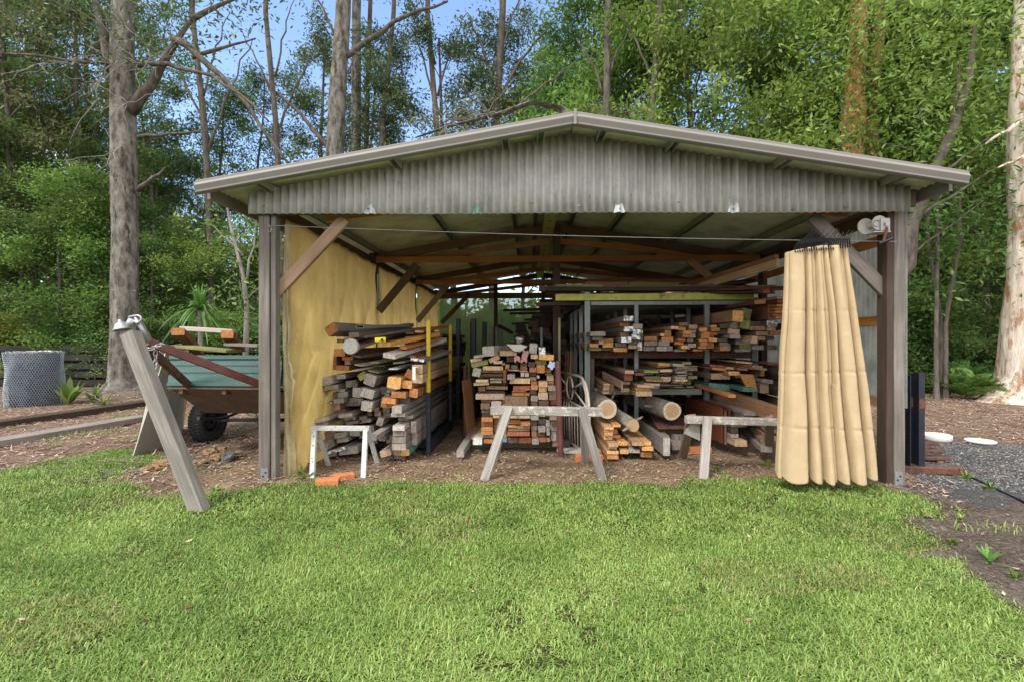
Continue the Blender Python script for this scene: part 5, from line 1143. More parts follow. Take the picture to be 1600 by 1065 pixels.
# ------------------------------------------------------------------ trailer
tp = g(318, 690)
tr_ = empty('box_trailer', (-3.55, 6.2, 0), 'old box trailer with green ribbed tray and maroon drawbar, nose propped on a timber', 'trailer')
DB = 4.95                     # depth of the front gate's lower edge
a0 = at(262, 602, 5.2); a1 = Vector((-2.72, 5.1, at(410, 603, 5.1).z))
u_ = (a1-a0); Lw = u_.length; u_ = u_/Lw
up_ = Vector((0, .15, 1)).normalized(); back = u_.cross(up_).normalized()
if back.y < 0: back = -back
def tq(s_, h_, d_): return a0+u_*s_+up_*h_+back*d_
H_ = .34
def pressed(nm, s0, s1, fn, par):
    """ribbed tray panel: profile in h with folded ribs, extruded s0..s1"""
    prof = [(0, 0), (.0, -.018), (.03, -.02), (.035, -.006), (.12, -.006), (.125, .012), (.145, .012), (.15, -.006), (.20, -.006), (.205, .012), (.225, .012), (.23, -.006), (.285, -.006), (.30, -.026), (H_, -.03), (H_, .03), (H_-.02, .03), (H_-.02, .004), (.0, .01)]
    b = MB(); n = len(prof); vs = [fn(s0, h_, d_) for h_, d_ in prof]+[fn(s1, h_, d_) for h_, d_ in prof]
    b.add(vs, [(i_, (i_+1) % n, (i_+1) % n+n, i_+n) for i_ in range(n)]+[tuple(range(n-1, -1, -1)), tuple(range(n, 2*n))]); return b.build(nm, M['greenpaint'], par)

pressed('front_gate', 0, Lw, tq, tr_)
pressed('side_panel', .02, 1.95, lambda s_, h_, d_: tq(-.004+d_*1.0, h_, s_), tr_)
pressed('side_panel', .02, 1.95, lambda s_, h_, d_: tq(Lw+.004-d_*1.0, h_, s_), tr_)
b = MB(); fl = [tq(.0, -.012, .0), tq(Lw, -.012, 0), tq(Lw, -.012, 1.95), tq(0, -.012, 1.95)]; b.poly(fl, .025, -up_); b.build('tray_floor', M['underfloor'], tr_)
for s_ in (.15, Lw/2, Lw-.15): seg(tr_, 'floor_bearer', tq(s_, -.065, .02), tq(s_, -.065, 1.9), .05, .05, 'rust')
b = MB(); b.poly([tq(.03, -.04, .03), tq(Lw-.03, -.04, .03), tq(Lw-.03, -.30, .55), tq(.03, -.30, .55)], .012, back); b.build('under_panel', M['underfloor'], tr_)
cp = at(200, 512, 3.98)
seg(tr_, 'drawbar', at(232, 534, 4.08), at(412, 602, 4.92), .05, .075, 'maroon', (0, 0, 1))
seg(tr_, 'drawbar', at(228, 540, 4.10), at(318, 622, 5.7), .05, .075, 'rust', (0, 0, 1))
# coupling with handle
b = MB(); b.lathe([(0, .075), (.012, .07), (.016, .05), (.03, .045), (.045, .03), (.055, .0), (.066, -.012), (.066, -.022), (.05, -.02)], at(190, 512, 3.96), 24, 0, Matrix.Rotation(R(-14), 3, 'Y').to_4x4()); b.build('coupling_cup', M['galv'], tr_, True)
b = MB(); p = at(199, 510, 3.98); q = at(213, 495, 4.02); b.tube([p, p.lerp(q, .5)+Vector((0, 0, .01)), q, at(234, 533, 4.08)], [.026, .028, .026, .028], 12); b.build('coupling_neck', M['galv'], tr_, True)
b = MB(); ring = [(201,499),(203,495),(208,494),(216,493),(220,495),(221,499),(218,503),(214,505),(209,501),(201,499)]; b.tube([at(*r_, 4.0) for r_ in ring], .0095, 8); b.build('coupling_handle', M['galv'], tr_, True)
# wheels: tyre with rounded shoulder and tread blocks, steel rim
def wheel(cx, cy, r_, yaw):
    mt = Matrix.Rotation(R(yaw), 4, 'Z') @ Matrix.Rotation(R(90), 4, 'Y')
    b = MB(); prof = [(r_*.60, -.07), (r_*.66, -.088), (r_*.80, -.095), (r_*.92, -.088), (r_*.985, -.070), (r_, -.045), (r_, .045), (r_*.985, .070), (r_*.92, .088), (r_*.80, .095), (r_*.66, .088), (r_*.60, .07)]
    b.lathe(prof, (cx, cy, r_), 48, 0, mt)
    for k in range(40):
        an = 2*math.pi*k/40
        for s_ in (-1, 1):
            m4 = Matrix.Translation((cx, cy, r_)) @ mt @ Matrix.Rotation(an+(.05 if s_ > 0 else 0), 4, 'Z'); b.box((r_*.985, -.011, min(s_*.018, s_*.072)), (r_*1.02, .011, max(s_*.018, s_*.072)), 0, m4)
    w_ = b.build('wheel', M['rubber'], tr_, True)
    b = MB(); b.lathe([(r_*.61, -.068), (r_*.57, -.066), (r_*.52, -.03), (r_*.50, .03), (r_*.3, .045), (r_*.14, .04), (.03, .02), (0, .02)], (cx, cy, r_), 32, 0, mt); b.lathe([(r_*.61, .068), (r_*.57, .066), (r_*.5, .03)], (cx, cy, r_), 32, 0, mt); b.build('rim', M['black'], w_, True)
    return w_
wc = g(322, 690); wheel(wc.x, wc.y+.05, .285, -2); wheel(wc.x+1.5, wc.y+.1, .285, 4)
seg(tr_, 'axle', (wc.x+.08, wc.y+.05, .29), (wc.x+1.42, wc.y+.1, .29), .045, .045, 'black')
for xx in (.25, 1.2):
    b = MB(); b.tube([(wc.x+xx, wc.y-.5+.1*k, .40-.07*math.sin(math.pi*k/10)) for k in range(11)], .02, 6); b.build('leaf_spring', M['black'], tr_)
# chain round the drawbar
ch = empty('safety_chain', at(243, 545, 4.1), 'galvanised chain looped over the maroon drawbar and hanging down', 'chain')
def link_(c, ax, an):
    b = MB(); ax = Vector(ax).normalized(); nrm = ax.orthogonal().normalized(); nrm = Quaternion(ax, R(an)) @ nrm
    b.tube([Vector(c)+ax*.026*math.cos(t*math.pi/8)*(1.15)+nrm*.015*math.sin(t*math.pi/8) for t in range(17)], .0048, 6, cap=False); b.build('chain_link', M['galv'], ch, True)
for k in range(8): link_(at(243+(k % 2)*.3, 552+k*7.4, 4.05), (0, 0, 1), 90*(k % 2)+20)
for k in range(6): link_(at(228+k*4.8, 544.5-k*.8+2*math.sin(k), 4.03), (1, 0, .1), 90*(k % 2))
# timber prop under the nose
pt, pb = at(204, 521, 3.86), g(313, 796)
tag(bar('prop_post', pb+Vector((0, 0, -.02)), pt, .115, .10, M['prop'], None, (0, 1, 0), .06), 'leaning grey weathered timber prop holding up the trailer drawbar', 'prop')
# load on the trailer
def outp(nm, p, q, w_, t_, c, lab, cat='timber', roll=0): return plank('out', p, q, w_, t_, c, lab, roll, nm, None)
outp('timber_board', at(278, 518, 5.5), at(310, 550, 7.0), .13, .085, 'or', 'orange ended beam resting on the trailer, away from the shed')
outp('timber_board', at(355, 522, 5.5), at(376, 545, 7.0), .13, .09, 'or', 'orange ended beam resting on the trailer, close to the shed post')
outp('timber_board', at(283, 513, 6.1), at(365, 518, 6.0), .06, .055, 'lg', 'pale batten laid across the two orange ended beams')
outp('timber_board', at(288, 541, 5.5), at(366, 548, 5.4), .25, .03, 'mg', 'flat weathered plank on the trailer front edge')
outp('timber_board', at(362, 538, 5.5), at(414, 540, 5.35), .22, .03, 'gy', 'grey plank beside the shed post on the trailer')
# cream sheets leaning on the trailer's outer side
def sheet(pts, th, mt, lab, nm='wall_panel', axis=(0, 1, 0)):
    b = MB(); b.poly(pts, th, axis); return tag(b.build(nm, mt), lab, 'panel')
q0, q1 = g(205, 714), g(240, 708)
sheet([g(206, 714), g(245, 700)+Vector((0, .25, 0)), at(290, 540, 6.6), at(258, 549, 5.75)], .02, M['slabcream'], 'nearest pale grey sheet leaning against the trailer side', axis=(.9, -.3, 0))
sheet([g(200, 712)+Vector((0, .12, 0)), g(238, 698)+Vector((0, .5, 0)), at(296, 536, 7.0), at(252, 541, 6.1)], .035, M['slabcream'], 'mossy edged sheet behind the nearest pale grey sheet', axis=(-.9, .3, 0))
sheet([g(296, 690)+Vector((-.3, 0, 0)), g(285, 670), at(300, 560, 7.0), at(282, 560, 6.2)], .012, M['tarp_wrap'], 'yellowish translucent sheet between trailer wheel and grey sheets', axis=(.5, .8, 0))
# long sleepers on the bare ground
for p, q, w_, h_, c, lab in ((g(-150, 722), g(224, 656), .30, .09, 'gy', 'long pale grey sleeper lying on the bare ground, nearer the lawn'), (g(-150, 690), g(226, 634)+Vector((0, .4, 0)), .30, .11, 'dk', 'long dark brown sleeper lying behind the pale grey sleeper')):
    plank('out', p+Vector((0, 0, h_/2)), q+Vector((0, 0, h_/2)), w_, h_, c, lab, 0, 'sleeper')
# rubble
rs = random.Random(12)
M['darkrock'] = paint('dark_rock', (.10,.10,.10), .9, .5, (.22,.2,.17), 0, 12, .6, .5)
def rock(px, py, s_, lab, mt='stone'):
    p = g(px, py); bm = bmesh.new(); bmesh.ops.create_icosphere(bm, subdivisions=3, radius=1)
    for v in bm.verts:
        n_ = mnoise.noise(v.co*1.3+Vector((px, 0, 0)))*.35+mnoise.noise(v.co*4+Vector((px, 3, 0)))*.08; n_ += .22*mnoise.cell(v.co*1.7+Vector((px, 1, 0)))-.1; v.co *= 1+n_; v.co.z = max(v.co.z, -.6)
        v.co = Vector((v.co.x*s_[0], v.co.y*s_[1], v.co.z*s_[2]))
    me = bpy.data.meshes.new('rock'); bm.to_mesh(me); bm.free(); o = link('rock', me, None, [M[mt]], True); o.location = (p.x, p.y+s_[1], s_[2]*.45); o.rotation_euler = (0, 0, rs.uniform(0, 3)); o.scale = (.85, .85, .85); me.polygons.foreach_set('use_smooth', [False]*len(me.polygons)); return tag(o, lab, 'rock')
rock(321, 712, (.10, .09, .06), 'yellow mossy stone on the rubble below the trailer'); rock(330, 720, (.12, .09, .05), 'orange flat stone in front of the yellow mossy stone'); rock(351, 721, (.12, .10, .07), 'dark grey stone at the shed side of the rubble', 'darkrock'); rock(228, 738, (.11, .08, .05), 'orange brown lump beside the leaning prop')
rock(252, 728, (.20, .10, .05), 'red brown flat lump behind the leaning prop'); rock(300, 728, (.13, .08, .035), 'small brown stone between prop and rubble'); rock(366, 716, (.10, .08, .05), 'brown stone nearest the shed post'); rock(340, 708, (.10, .08, .05), 'reddish stone under the trailer drawbar')
# ------------------------------------------------------------------ roll of wire netting
Rr, Hh = .44, 1.13; wr = at(55, 600, 9.2+.44); wr.z = 0; wr.y = 9.2
m = N('netting_mass'); m.mat.name = 'netting_mass'
vv = m.coord((1, 1, 1), rnd=False); f_ = m.noise(vv, 14, 5, .7); M['netcore'] = m.out(m.ramp(f_, [(.35, (.025,.03,.04)), (.55, (.07,.085,.11)), (.75, (.14,.16,.19))]), .7, .3)
nr = empty('wire_netting_roll', (wr.x, wr.y+Rr, 0), 'large upright roll of blue grey hexagonal wire netting in front of the black fence', 'wire roll')
b = MB(); b.lathe([(.0, .0), (Rr*.86, .0), (Rr*.88, .3), (Rr*.88, .7), (Rr*.86, Hh-.02), (Rr*.6, Hh-.07), (.12, Hh-.05), (0, Hh-.05)], (wr.x, wr.y+Rr, 0), 40); b.build('inner_coils', M['netcore'], nr, True)
b = MB(); nC, nZ = 64, 26
def nv_(i_, z_, k=0): an = 2*math.pi*i_/nC; r_ = Rr*(1+.03*math.sin(an*3+1)+.10*mnoise.noise(Vector((math.cos(an)*2, math.sin(an)*2, z_*2)))); return Vector((wr.x+r_*math.cos(an), wr.y+Rr+r_*math.sin(an), z_))
dz = Hh/nZ
for j in range(nZ):
    z_ = j*dz
    for i_ in range(nC):
        o_ = .5 if j % 2 else 0; w2 = .25
        a_ = nv_(i_+o_, z_); b2 = nv_(i_+o_+.5, z_+dz*.55); c2 = nv_(i_+o_+.5, z_+dz); d2 = nv_(i_+o_+1, z_)
        b.tube([a_, b2], .0042, 3, cap=False); b.tube([b2, d2], .0042, 3, cap=False); b.tube([b2, c2], .0055, 3, cap=False)
M['netwire'] = paint('net_wire', (.36,.42,.50), .5, .3, None, .2, 20); b.build('netting', M['netwire'], nr)
b = MB()
for r0 in (.97, .85, .72, .6, .45, .3): b.tube([Vector((wr.x+Rr*r0*math.cos(t*math.pi/18), wr.y+Rr+Rr*r0*math.sin(t*math.pi/18), Hh-.01+.02*math.sin(t*1.7+r0*9))) for t in range(37)], .008, 5)
b.build('coil_edge', M['galv'], nr)
# ------------------------------------------------------------------ black slatted fence
fx0, fx1, fy = -17, -7.3, 13.6
fe = empty('slatted_fence', (fx0, fy, 0), 'low fence of black stained horizontal rails behind the wire roll', 'fence')
M['fence'] = wood('fence_black', (.035,.032,.03), axis='X')
for k in range(5):
    z_ = .12+k*.25
    for x_ in np.arange(fx0, fx1, 2.4): seg(fe, 'rail', (x_, fy-.05, z_+rs.uniform(-.02, .02)), (min(x_+2.38, fx1), fy-.05, z_+rs.uniform(-.02, .02)), .04, .17, 'fence')
for x_ in np.arange(fx0, fx1+.1, 2.4): seg(fe, 'fence_post', (x_, fy+.03, 0), (x_, fy+.03, 1.25), .11, .11, 'fence')
# ------------------------------------------------------------------ right side: steel column, rusty plates, bowls, hose
sx0 = g(1422, 731); cl = empty('steel_column', (sx0.x, 5.05, 0), 'black steel beam standing upright on a rusty base plate behind the corner post', 'steel beam')
xa_, xb_ = at(1408, 600, 5.02).x, at(1437, 600, 5.02).x; zt_ = at(1430, 581, 5.02).z
b = MB(); b.box((xa_-.1, 5.10, .07), (xb_, 5.108, zt_-.02)); b.box((xb_-.008, 5.0, .07), (xb_, 5.0995, zt_)); b.box((xa_+.075, 5.0, .071), (xa_+.083, 5.0995, zt_-.03)); b.build('web', M['black'], cl)
b = MB(); b.box((xb_-.03, 4.992, .07), (xb_+.03, 4.9995, zt_)); b.build('flange', M['black'], cl)
b = MB(); zz = at(1420, 628, 5).z; b.box((xa_-.1, 5.092, zz-.06), (xb_-.0085, 5.0985, zz+.04)); b.box((xb_-.031, 4.984, zz-.06), (xb_+.031, 4.9915, zz+.04)); b.build('rust_band', M['rust'], cl)
seg(cl, 'base_plate', (xa_-.1, 5.03, .035), (g(1484, 734).x, 4.98, .035), .12, .07, 'rust')
for k, (px, py, ln, z_, lab) in enumerate(((1462,722,.36,.012,'lowest rusty flat bar stacked behind the base plate'),(1458,720,.32,.075,'middle rusty flat bar stacked behind the base plate'),(1455,718,.27,.14,'uppermost rusty flat bar stacked behind the base plate'))):
    p = g(px, py); b = MB(); b.beam((p.x-ln/2, p.y+.1, z_+.02), (p.x+ln/2, p.y+.06+k*.03, z_+.025), .12, .03); tag(b.build('steel_offcut', M['rust']), lab, 'steel bar', 'rusty steel bars')
for px, py, r_, h_, lab in ((1480, 692, .165, .09, 'deeper white enamel dog bowl on the gravel'), (1550, 695, .16, .035, 'shallow white dish on the gravel near the paperbark')):
    p = g(px, py); b = MB(); b.lathe([(0, .004), (r_*.86, .0), (r_, h_*.35), (r_, h_*.9), (r_*.985, h_), (r_*.95, h_*.97), (r_*.9, h_*.35), (0, .016)], (p.x, p.y+r_, .0), 40); tag(b.build('pet_bowl', M['white'], None, True), lab, 'bowl')
b = MB(); hp = [(1480,733),(1500,740),(1520,748),(1545,760),(1570,772),(1600,786),(1660,800)]; b.tube([g(*q)+Vector((0, 0, .012)) for q in hp], .011, 8); tag(b.build('garden_hose', M['blackplastic'], None, True), 'thin black hose trailing over the gravel from the rusty base plate', 'hose')
# tub, dark pipes and a chock behind the curtain inside the shed
pz = at(1200, 600, 6.9)
for k in range(4):
    z_ = .95-k*.22; b = MB(); b.tube([(3.26, 6.3, z_), (3.42, 9.4, z_)], .105, 16); tag(b.build('plastic_pipe', M['darkpanel'], None, True), ('topmost', 'second', 'third', 'lowest')[k]+' dark brown pipe lying along the ribbed wall', 'pipe', 'dark pipes along the ribbed wall')
b = MB(); b.beam((3.10, 4.95, .02), (3.24, 4.86, .50), .11, .12, up=(0, 1, 0)); tag(b.build('timber_block', WM['br'][0]), 'brown timber offcut leaning on the dark post behind the curtain', 'timber')
b = MB(); b.beam((3.235, 5.3, 0), (3.235, 5.3, .98), .06, .05, up=(0, 1, 0)); tag(b.build('steel_post', M['steel']), 'grey steel post between curtain and dark corner post', 'post')
# ------------------------------------------------------------------ trees
def tree_skel(rg, base, top, r0, nb=14, blen=2.2, b0=.35, droop=0., curve=.25, sub=4, up=.35):
    """trunk polyline plus branches: list of (pts, radii) and leaf anchor points"""
    base, top = np.array(base, float), np.array(top, float); H = top-base; hl = np.linalg.norm(H)
    n = 12; t = np.linspace(0, 1, n); wob = np.cumsum(rg.normal(0, curve*.12, (n, 3)), 0); wob[:, 2] *= .2; wob -= wob[0]
    P = base+H*t[:, None]+wob*hl*.08; r = r0*(1-.78*t); r[0] *= 1.25
    lines = [(P, r)]; anch = []
    for k in range(nb):
        f = b0+(1-b0)*(k+rg.random()*.8)/nb; i_ = min(int(f*(n-1)), n-2); q = f*(n-1)-i_; p = P[i_]*(1-q)+P[i_+1]*q
        az = rg.uniform(0, 2*np.pi); L = blen*(1.15-.6*f)*rg.uniform(.7, 1.25)
        d = np.array([math.cos(az), math.sin(az), up+rg.normal(0, .25)]); d /= np.linalg.norm(d)
        m_ = 7; tt = np.linspace(0, 1, m_); bend = np.cumsum(rg.normal(0, .10, (m_, 3)), 0); bend -= bend[0]
        B = p+d*L*tt[:, None]+bend*L*.5; B[:, 2] += (-droop*tt**2+.12*tt**2)*L
        br0 = max(.006, r0*(1-.78*f)*.42); lines.append((B, br0*(1-.8*tt)))
        for s_ in range(sub):
            j = rg.integers(2, m_); d2 = d*.5+rg.normal(0, .6, 3); d2 /= np.linalg.norm(d2); L2 = L*rg.uniform(.25, .5)
            S = B[j]+d2*L2*np.linspace(0, 1, 5)[:, None]+np.cumsum(rg.normal(0, .05, (5, 3)), 0)*L2; S[:, 2] -= droop*L2*np.linspace(0, 1, 5)**2
            lines.append((S, br0*.4*(1-.75*np.linspace(0, 1, 5)))); anch += [S[2], S[3], S[4]]
        anch += [B[-1], B[-2], B[-3]]
    return lines, np.array(anch)
def tubes_mesh(name, lines, n0=9):
    V, F, off = [], [], 0
    for P, r in lines:
        n = n0 if r[0] > .05 else (5 if r[0] > .015 else 3)
        d = np.gradient(P, axis=0); d /= np.linalg.norm(d, axis=1)[:, None]+1e-9
        ref = np.array([1., 0, 0]) if abs(d[0, 0]) < .8 else np.array([0, 1., 0])
        x = ref-d*(d@ref)[:, None]; x /= np.linalg.norm(x, axis=1)[:, None]; y = np.cross(d, x)
        an = np.arange(n)*2*np.pi/n
        ring = P[:, None]+(x[:, None]*np.cos(an)[None, :, None]+y[:, None]*np.sin(an)[None, :, None])*r[:, None, None]
        V.append(ring.reshape(-1, 3)); k = len(P)
        i_ = np.arange((k-1)*n); a_ = i_//n*n+i_ % n; b_ = i_//n*n+(i_ % n+1) % n
        F.append(np.stack([a_, b_, b_+n, a_+n], 1)+off); off += k*n
    V = np.concatenate(V); F = np.concatenate(F)
    me = np_mesh(name, V, F.ravel(), np.full(len(F), 4)); me.polygons.foreach_set('use_smooth', [True]*len(me.polygons)); return me
def leaves_mesh(name, rg, anch, per, spread, ls, ws, kind='leaf', droop=.3):
    """kind leaf: folded leaf of two faces; needle: long drooping strips; strap"""
    A = np.repeat(anch, per, 0); n = len(A)
    cl_ = rg.normal(0, 1, (n, 3))*np.array([spread, spread, spread*.6]); C_ = A+cl_
    L = rg.uniform(*ls, n); W = L*rg.uniform(*ws, n)
    d = rg.normal(0, 1, (n, 3)); d[:, 2] = d[:, 2]*.5-droop; d /= np.linalg.norm(d, axis=1)[:, None]
    u = rg.normal(0, .55, (n, 3)); u[:, 2] += 1; s_ = np.cross(d, u); s_ /= np.linalg.norm(s_, axis=1)[:, None]+1e-9; up = np.cross(s_, d)
    if kind == 'needle':
        mid = C_+d*L[:, None]*.5; mid[:, 2] -= 0; tip = mid+d*L[:, None]*.4; tip[:, 2] -= L*.35
        V = np.stack([C_-s_*W[:, None]/2, C_+s_*W[:, None]/2, mid+s_*W[:, None]*.4, mid-s_*W[:, None]*.4, tip], 1).reshape(-1, 3); o = np.arange(n)*5
        loops = np.stack([o, o+1, o+2, o+3, o+3, o+2, o+4], 1).ravel(); sizes = np.tile([4, 3], n)
    else:
        b0_, t_ = C_-d*L[:, None]/2, C_+d*L[:, None]/2; l_ = C_+s_*W[:, None]/2+up*W[:, None]*.15; r_ = C_-s_*W[:, None]/2+up*W[:, None]*.15
        V = np.stack([b0_, l_, t_, r_], 1).reshape(-1, 3); o = np.arange(n)*4
        loops = np.stack([o, o+1, o+2, o, o+2, o+3], 1).ravel(); sizes = np.tile([3, 3], n)
    cn = rg.random(len(anch)); r = np.clip(.5*np.repeat(cn, per)+.5*rg.random(n), 0, 1)
    return np_mesh(name, V, loops, sizes, {'rnd': ('FACE', np.repeat(r, 2))})
def proto(seed, H, r0, nb, blen, b0, per, spread, ls, ws, kind='leaf', droop=.3, bdroop=0., curve=.3, sub=4, up=.35):
    rg = np.random.default_rng(seed); lines, an = tree_skel(rg, (0, 0, 0), (rg.normal(0, .03*H), rg.normal(0, .03*H), H), r0, nb, blen, b0, bdroop, curve, sub, up)
    return tubes_mesh('trunk', lines), leaves_mesh('crown', rg, an, per, spread, ls, ws, kind, droop)
PR = {
 'dense1': proto(1, 7, .10, 26, 2.2, .10, 56, .27, (.07, .16), (.35, .55)),
 'dense2': proto(2, 7, .10, 26, 2.3, .06, 60, .28, (.06, .14), (.3, .5)),
 'broad1': proto(3, 11.5, .16, 30, 3.2, .2, 66, .30, (.10, .20), (.35, .5), droop=.5),
 'broad2': proto(4, 11, .14, 28, 3.0, .2, 66, .30, (.10, .20), (.32, .5), droop=.5),
 'sparse1': proto(5, 13, .16, 24, 2.6, .30, 44, .22, (.10, .19), (.28, .42), droop=.5, curve=.6, up=.7),
 'sparse2': proto(6, 13, .14, 26, 2.8, .28, 42, .23, (.10, .18), (.28, .42), droop=.5, curve=.7, up=.8),
 'sparse3': proto(7, 12, .10, 22, 2.2, .25, 42, .22, (.09, .17), (.28, .42), droop=.5, curve=.8, up=.9),
 'oak1': proto(8, 10, .12, 24, 2.4, .45, 60, .30, (.25, .45), (.03, .05), 'needle', .9, .5),
 'shrub1': proto(9, 2.6, .035, 20, 1.2, .02, 80, .20, (.06, .13), (.35, .55)),
 'shrub2': proto(10, 2.4, .035, 20, 1.1, .02, 80, .20, (.08, .16), (.3, .5)),
}
KIND = {'dense': 'bushy green tree', 'broad': 'broad leaved tree', 'sparse': 'slender open crowned tree', 'oak': 'feathery needle leaved tree', 'shrub': 'leafy understorey shrub'}
def place(pr_n, name, x, y, s, rz, leaf, barkm, lab, cat='tree', grp=None, sz=None):
    tme, cme = PR[pr_n]; t = empty(name, (x, y, -.02), lab, cat, grp); t.rotation_euler = (0, 0, rz); t.scale = (s, s, sz or s)
    for nm, me, mm in (('trunk', tme, barkm), ('crown', cme, leaf)):
        key = me.name+mm
        if key not in PLACED: m2 = me.copy(); m2.materials.clear(); m2.materials.append(M[mm]); PLACED[key] = m2
        o = bpy.data.objects.new(nm, PLACED[key]); col.objects.link(o); o.parent = t
    return t
PLACED = {}
rt = random.Random(31)
# (proto, px of stem, Y, scale, leaf, bark)
def tr(pr_n, px, Y_, s, leaf, bk, lab, sz=None, grp=None, cat='tree', name=None):
    p = at(px, 500, Y_); k = pr_n.rstrip('0123456789'); return place(pr_n, name or {'dense': 'bushy_tree', 'broad': 'broadleaf_tree', 'sparse': 'slender_tree', 'oak': 'needle_tree', 'shrub': 'shrub'}[k], p.x, Y_, s, rt.uniform(0, 6.28), leaf, bk, lab, cat, grp, sz)
W_ = ['first', 'second', 'third', 'fourth', 'fifth', 'sixth', 'seventh', 'eighth', 'ninth', 'tenth', 'eleventh', 'twelfth', 'thirteenth', 'fourteenth']
# left belt of bushy trees behind the fence
for k, (px, Y_, s, lf) in enumerate(((-170,15.0,.95,'leaf_mid'),(-60,14.6,.9,'leaf_bright'),(30,15.3,1.0,'leaf_mid'),(95,14.8,.86,'leaf_bright'),(150,16,1.0,'leaf_mid'),(235,15.5,.75,'leaf_mid'),(300,16.5,.75,'leaf_bright'),(372,17.5,.78,'leaf_mid'),(440,19,.8,'leaf_bright'))):
    tr('dense1' if k % 2 else 'dense2', px, Y_, s, lf, 'bark_dark', f'dense bushy green tree behind the black fence, {W_[k]} of the row', grp='bushy trees behind the black fence')
for k, (px, Y_, s, lf) in enumerate(((-100,21,1.25,'leaf_mid'),(0,22,1.2,'leaf_mid'),(100,20,1.1,'leaf_mid'),(185,22,1.25,'leaf_mid'),(290,22,.75,'leaf_mid'),(385,24,.8,'leaf_mid'))):
    tr('dense2' if k % 2 else 'dense1', px, Y_, s, lf, 'bark_dark', f'taller dark green tree, {W_[k]} of the second row beyond the black fence', grp='second row trees beyond the fence')
# low shrubs and the behind-shed greens
for k, (px, Y_, s, lf) in enumerate(((-40,14.3,.8,'leaf_bright'),(120,14.4,.7,'leaf_mid'),(245,13.8,.7,'leaf_mid'),(285,14.2,.75,'leaf_dark'),(330,14.4,.8,'leaf_mid'),(372,13.9,.75,'leaf_bright'),(410,14.5,.8,'leaf_mid'),(20,14.4,.75,'leaf_yellow'))):
    tr('shrub1' if k % 2 else 'shrub2', px, Y_, s, lf, 'bark_dark', f'low leafy shrub at the foot of the bushy trees, {W_[k]} planted', grp='low shrubs below the bushy trees', cat='shrub')
for k, (px, Y_, s, lf) in enumerate(((700,16,.95,'leaf_bright'),(745,18,.9,'leaf_yellow'),(800,17,.85,'leaf_bright'),(850,20,1.0,'leaf_yellow'),(900,18,.9,'leaf_mid'))):
    tr('shrub2' if k % 2 else 'shrub1', px, Y_, s, lf, 'bark_dark', f'sunlit shrub seen through the open back of the shed, {W_[k]} across', grp='shrubs behind the shed', cat='shrub')
# sparse trees against the sky above the roof
for k, (px, Y_, s, lf) in enumerate(((262,17,.8,'leaf_mid'),(330,19,.85,'leaf_mid'),(395,20,1.05,'leaf_dark'),(500,24,1.2,'leaf_dark'),(562,20,1.0,'leaf_dark'),(625,19,1.0,'leaf_dark'),(712,19,1.0,'leaf_dark'),(765,22,1.1,'leaf_dark'),(820,20,1.0,'leaf_dark'),(868,22,1.1,'leaf_mid'))):
    tr(f'sparse{k % 3+1}', px, Y_, s, lf, 'bark_dark', f'slender open crowned tree against the sky behind the shed, {W_[k]} of its row', grp='slender trees against the sky')
for k, (px, Y_, s, lf) in enumerate(((20,16,1.0,'leaf_mid'),(110,17,1.05,'leaf_olive'),(-60,16,1.0,'leaf_mid'),(150,21,1.2,'leaf_dark'),(225,19,1.05,'leaf_mid'),(60,20,1.2,'leaf_dark'),(-20,19,1.2,'leaf_mid'))):
    tr(f'sparse{k % 3+1}', px, Y_, s, lf, 'bark_dark', f'tall thin tree above the bushy trees near the massive trunk, {W_[k]} of its row', sz=s*1.15, grp='tall thin trees above the bushy belt')
# right mass of bright broadleaf
for k, (px, Y_, s, lf) in enumerate(((920,20,1.1,'leaf_mid'),(975,18,1.1,'leaf_bright'),(1040,20,1.2,'leaf_bright'),(1105,17,1.1,'leaf_bright'),(1180,19,1.2,'leaf_mid'),(1245,16,1.05,'leaf_bright'),(1310,18,1.15,'leaf_bright'),(1395,15,1.0,'leaf_bright'),(1470,16,1.05,'leaf_mid'),(1540,14,1.0,'leaf_bright'),(1650,14,1.05,'leaf_bright'),(1440,21,1.3,'leaf_mid'))):
    tr('broad1' if k % 2 else 'broad2', px, Y_, s, lf, 'bark_dark', f'bright green broad leaved tree behind the shed roof, {W_[k]} toward the paperbark', sz=s*1.22, grp='broad leaved trees behind the roof')
for k, (px, Y_, s, lf) in enumerate(((930,16,.95,'leaf_olive'),(1075,15,.8,'leaf_olive'),(1285,14.6,.62,'leaf_olive'),(60,17.5,1.15,'leaf_mid'),(262,18,.95,'leaf_mid'),(-100,16,1.1,'leaf_mid'))):
    tr('oak1', px, Y_, s, lf, 'bark_twig', f'feathery olive needle leaved tree, {W_[k]} of six among the taller trees', grp='needle leaved trees')
# right understorey
for k, (px, Y_, s, lf) in enumerate(((1432,13.6,1.1,'leaf_mid'),(1462,14.6,1.2,'leaf_mid'),(1500,15.2,1.2,'leaf_bright'),(1540,15.5,1.3,'leaf_mid'),(1610,15,1.4,'leaf_dark'),(1690,14,1.5,'leaf_mid'),(1450,16.5,1.4,'leaf_yellow'),(1520,17,1.5,'leaf_yellow'),(1610,18,1.6,'leaf_yellow'),(1400,15,1.3,'leaf_mid'))):
    tr('shrub1' if k % 2 else 'shrub2', px, Y_, s, lf, 'bark_dark', f'shaded shrub between the shed corner and the paperbark, {W_[k]} from the shed', grp='shrubs beside the paperbark', cat='shrub')
for k, (px, Y_, s) in enumerate(((1440,14,.62),(1485,15,.7),(1530,14.6,.65),(1590,16.5,.85))):
    tr('dense1' if k % 2 else 'dense2', px, Y_, s, 'leaf_mid', 'bark_dark', f'dark small tree behind the ferns beside the shed, {W_[k]} along', grp='dark small trees behind the ferns')
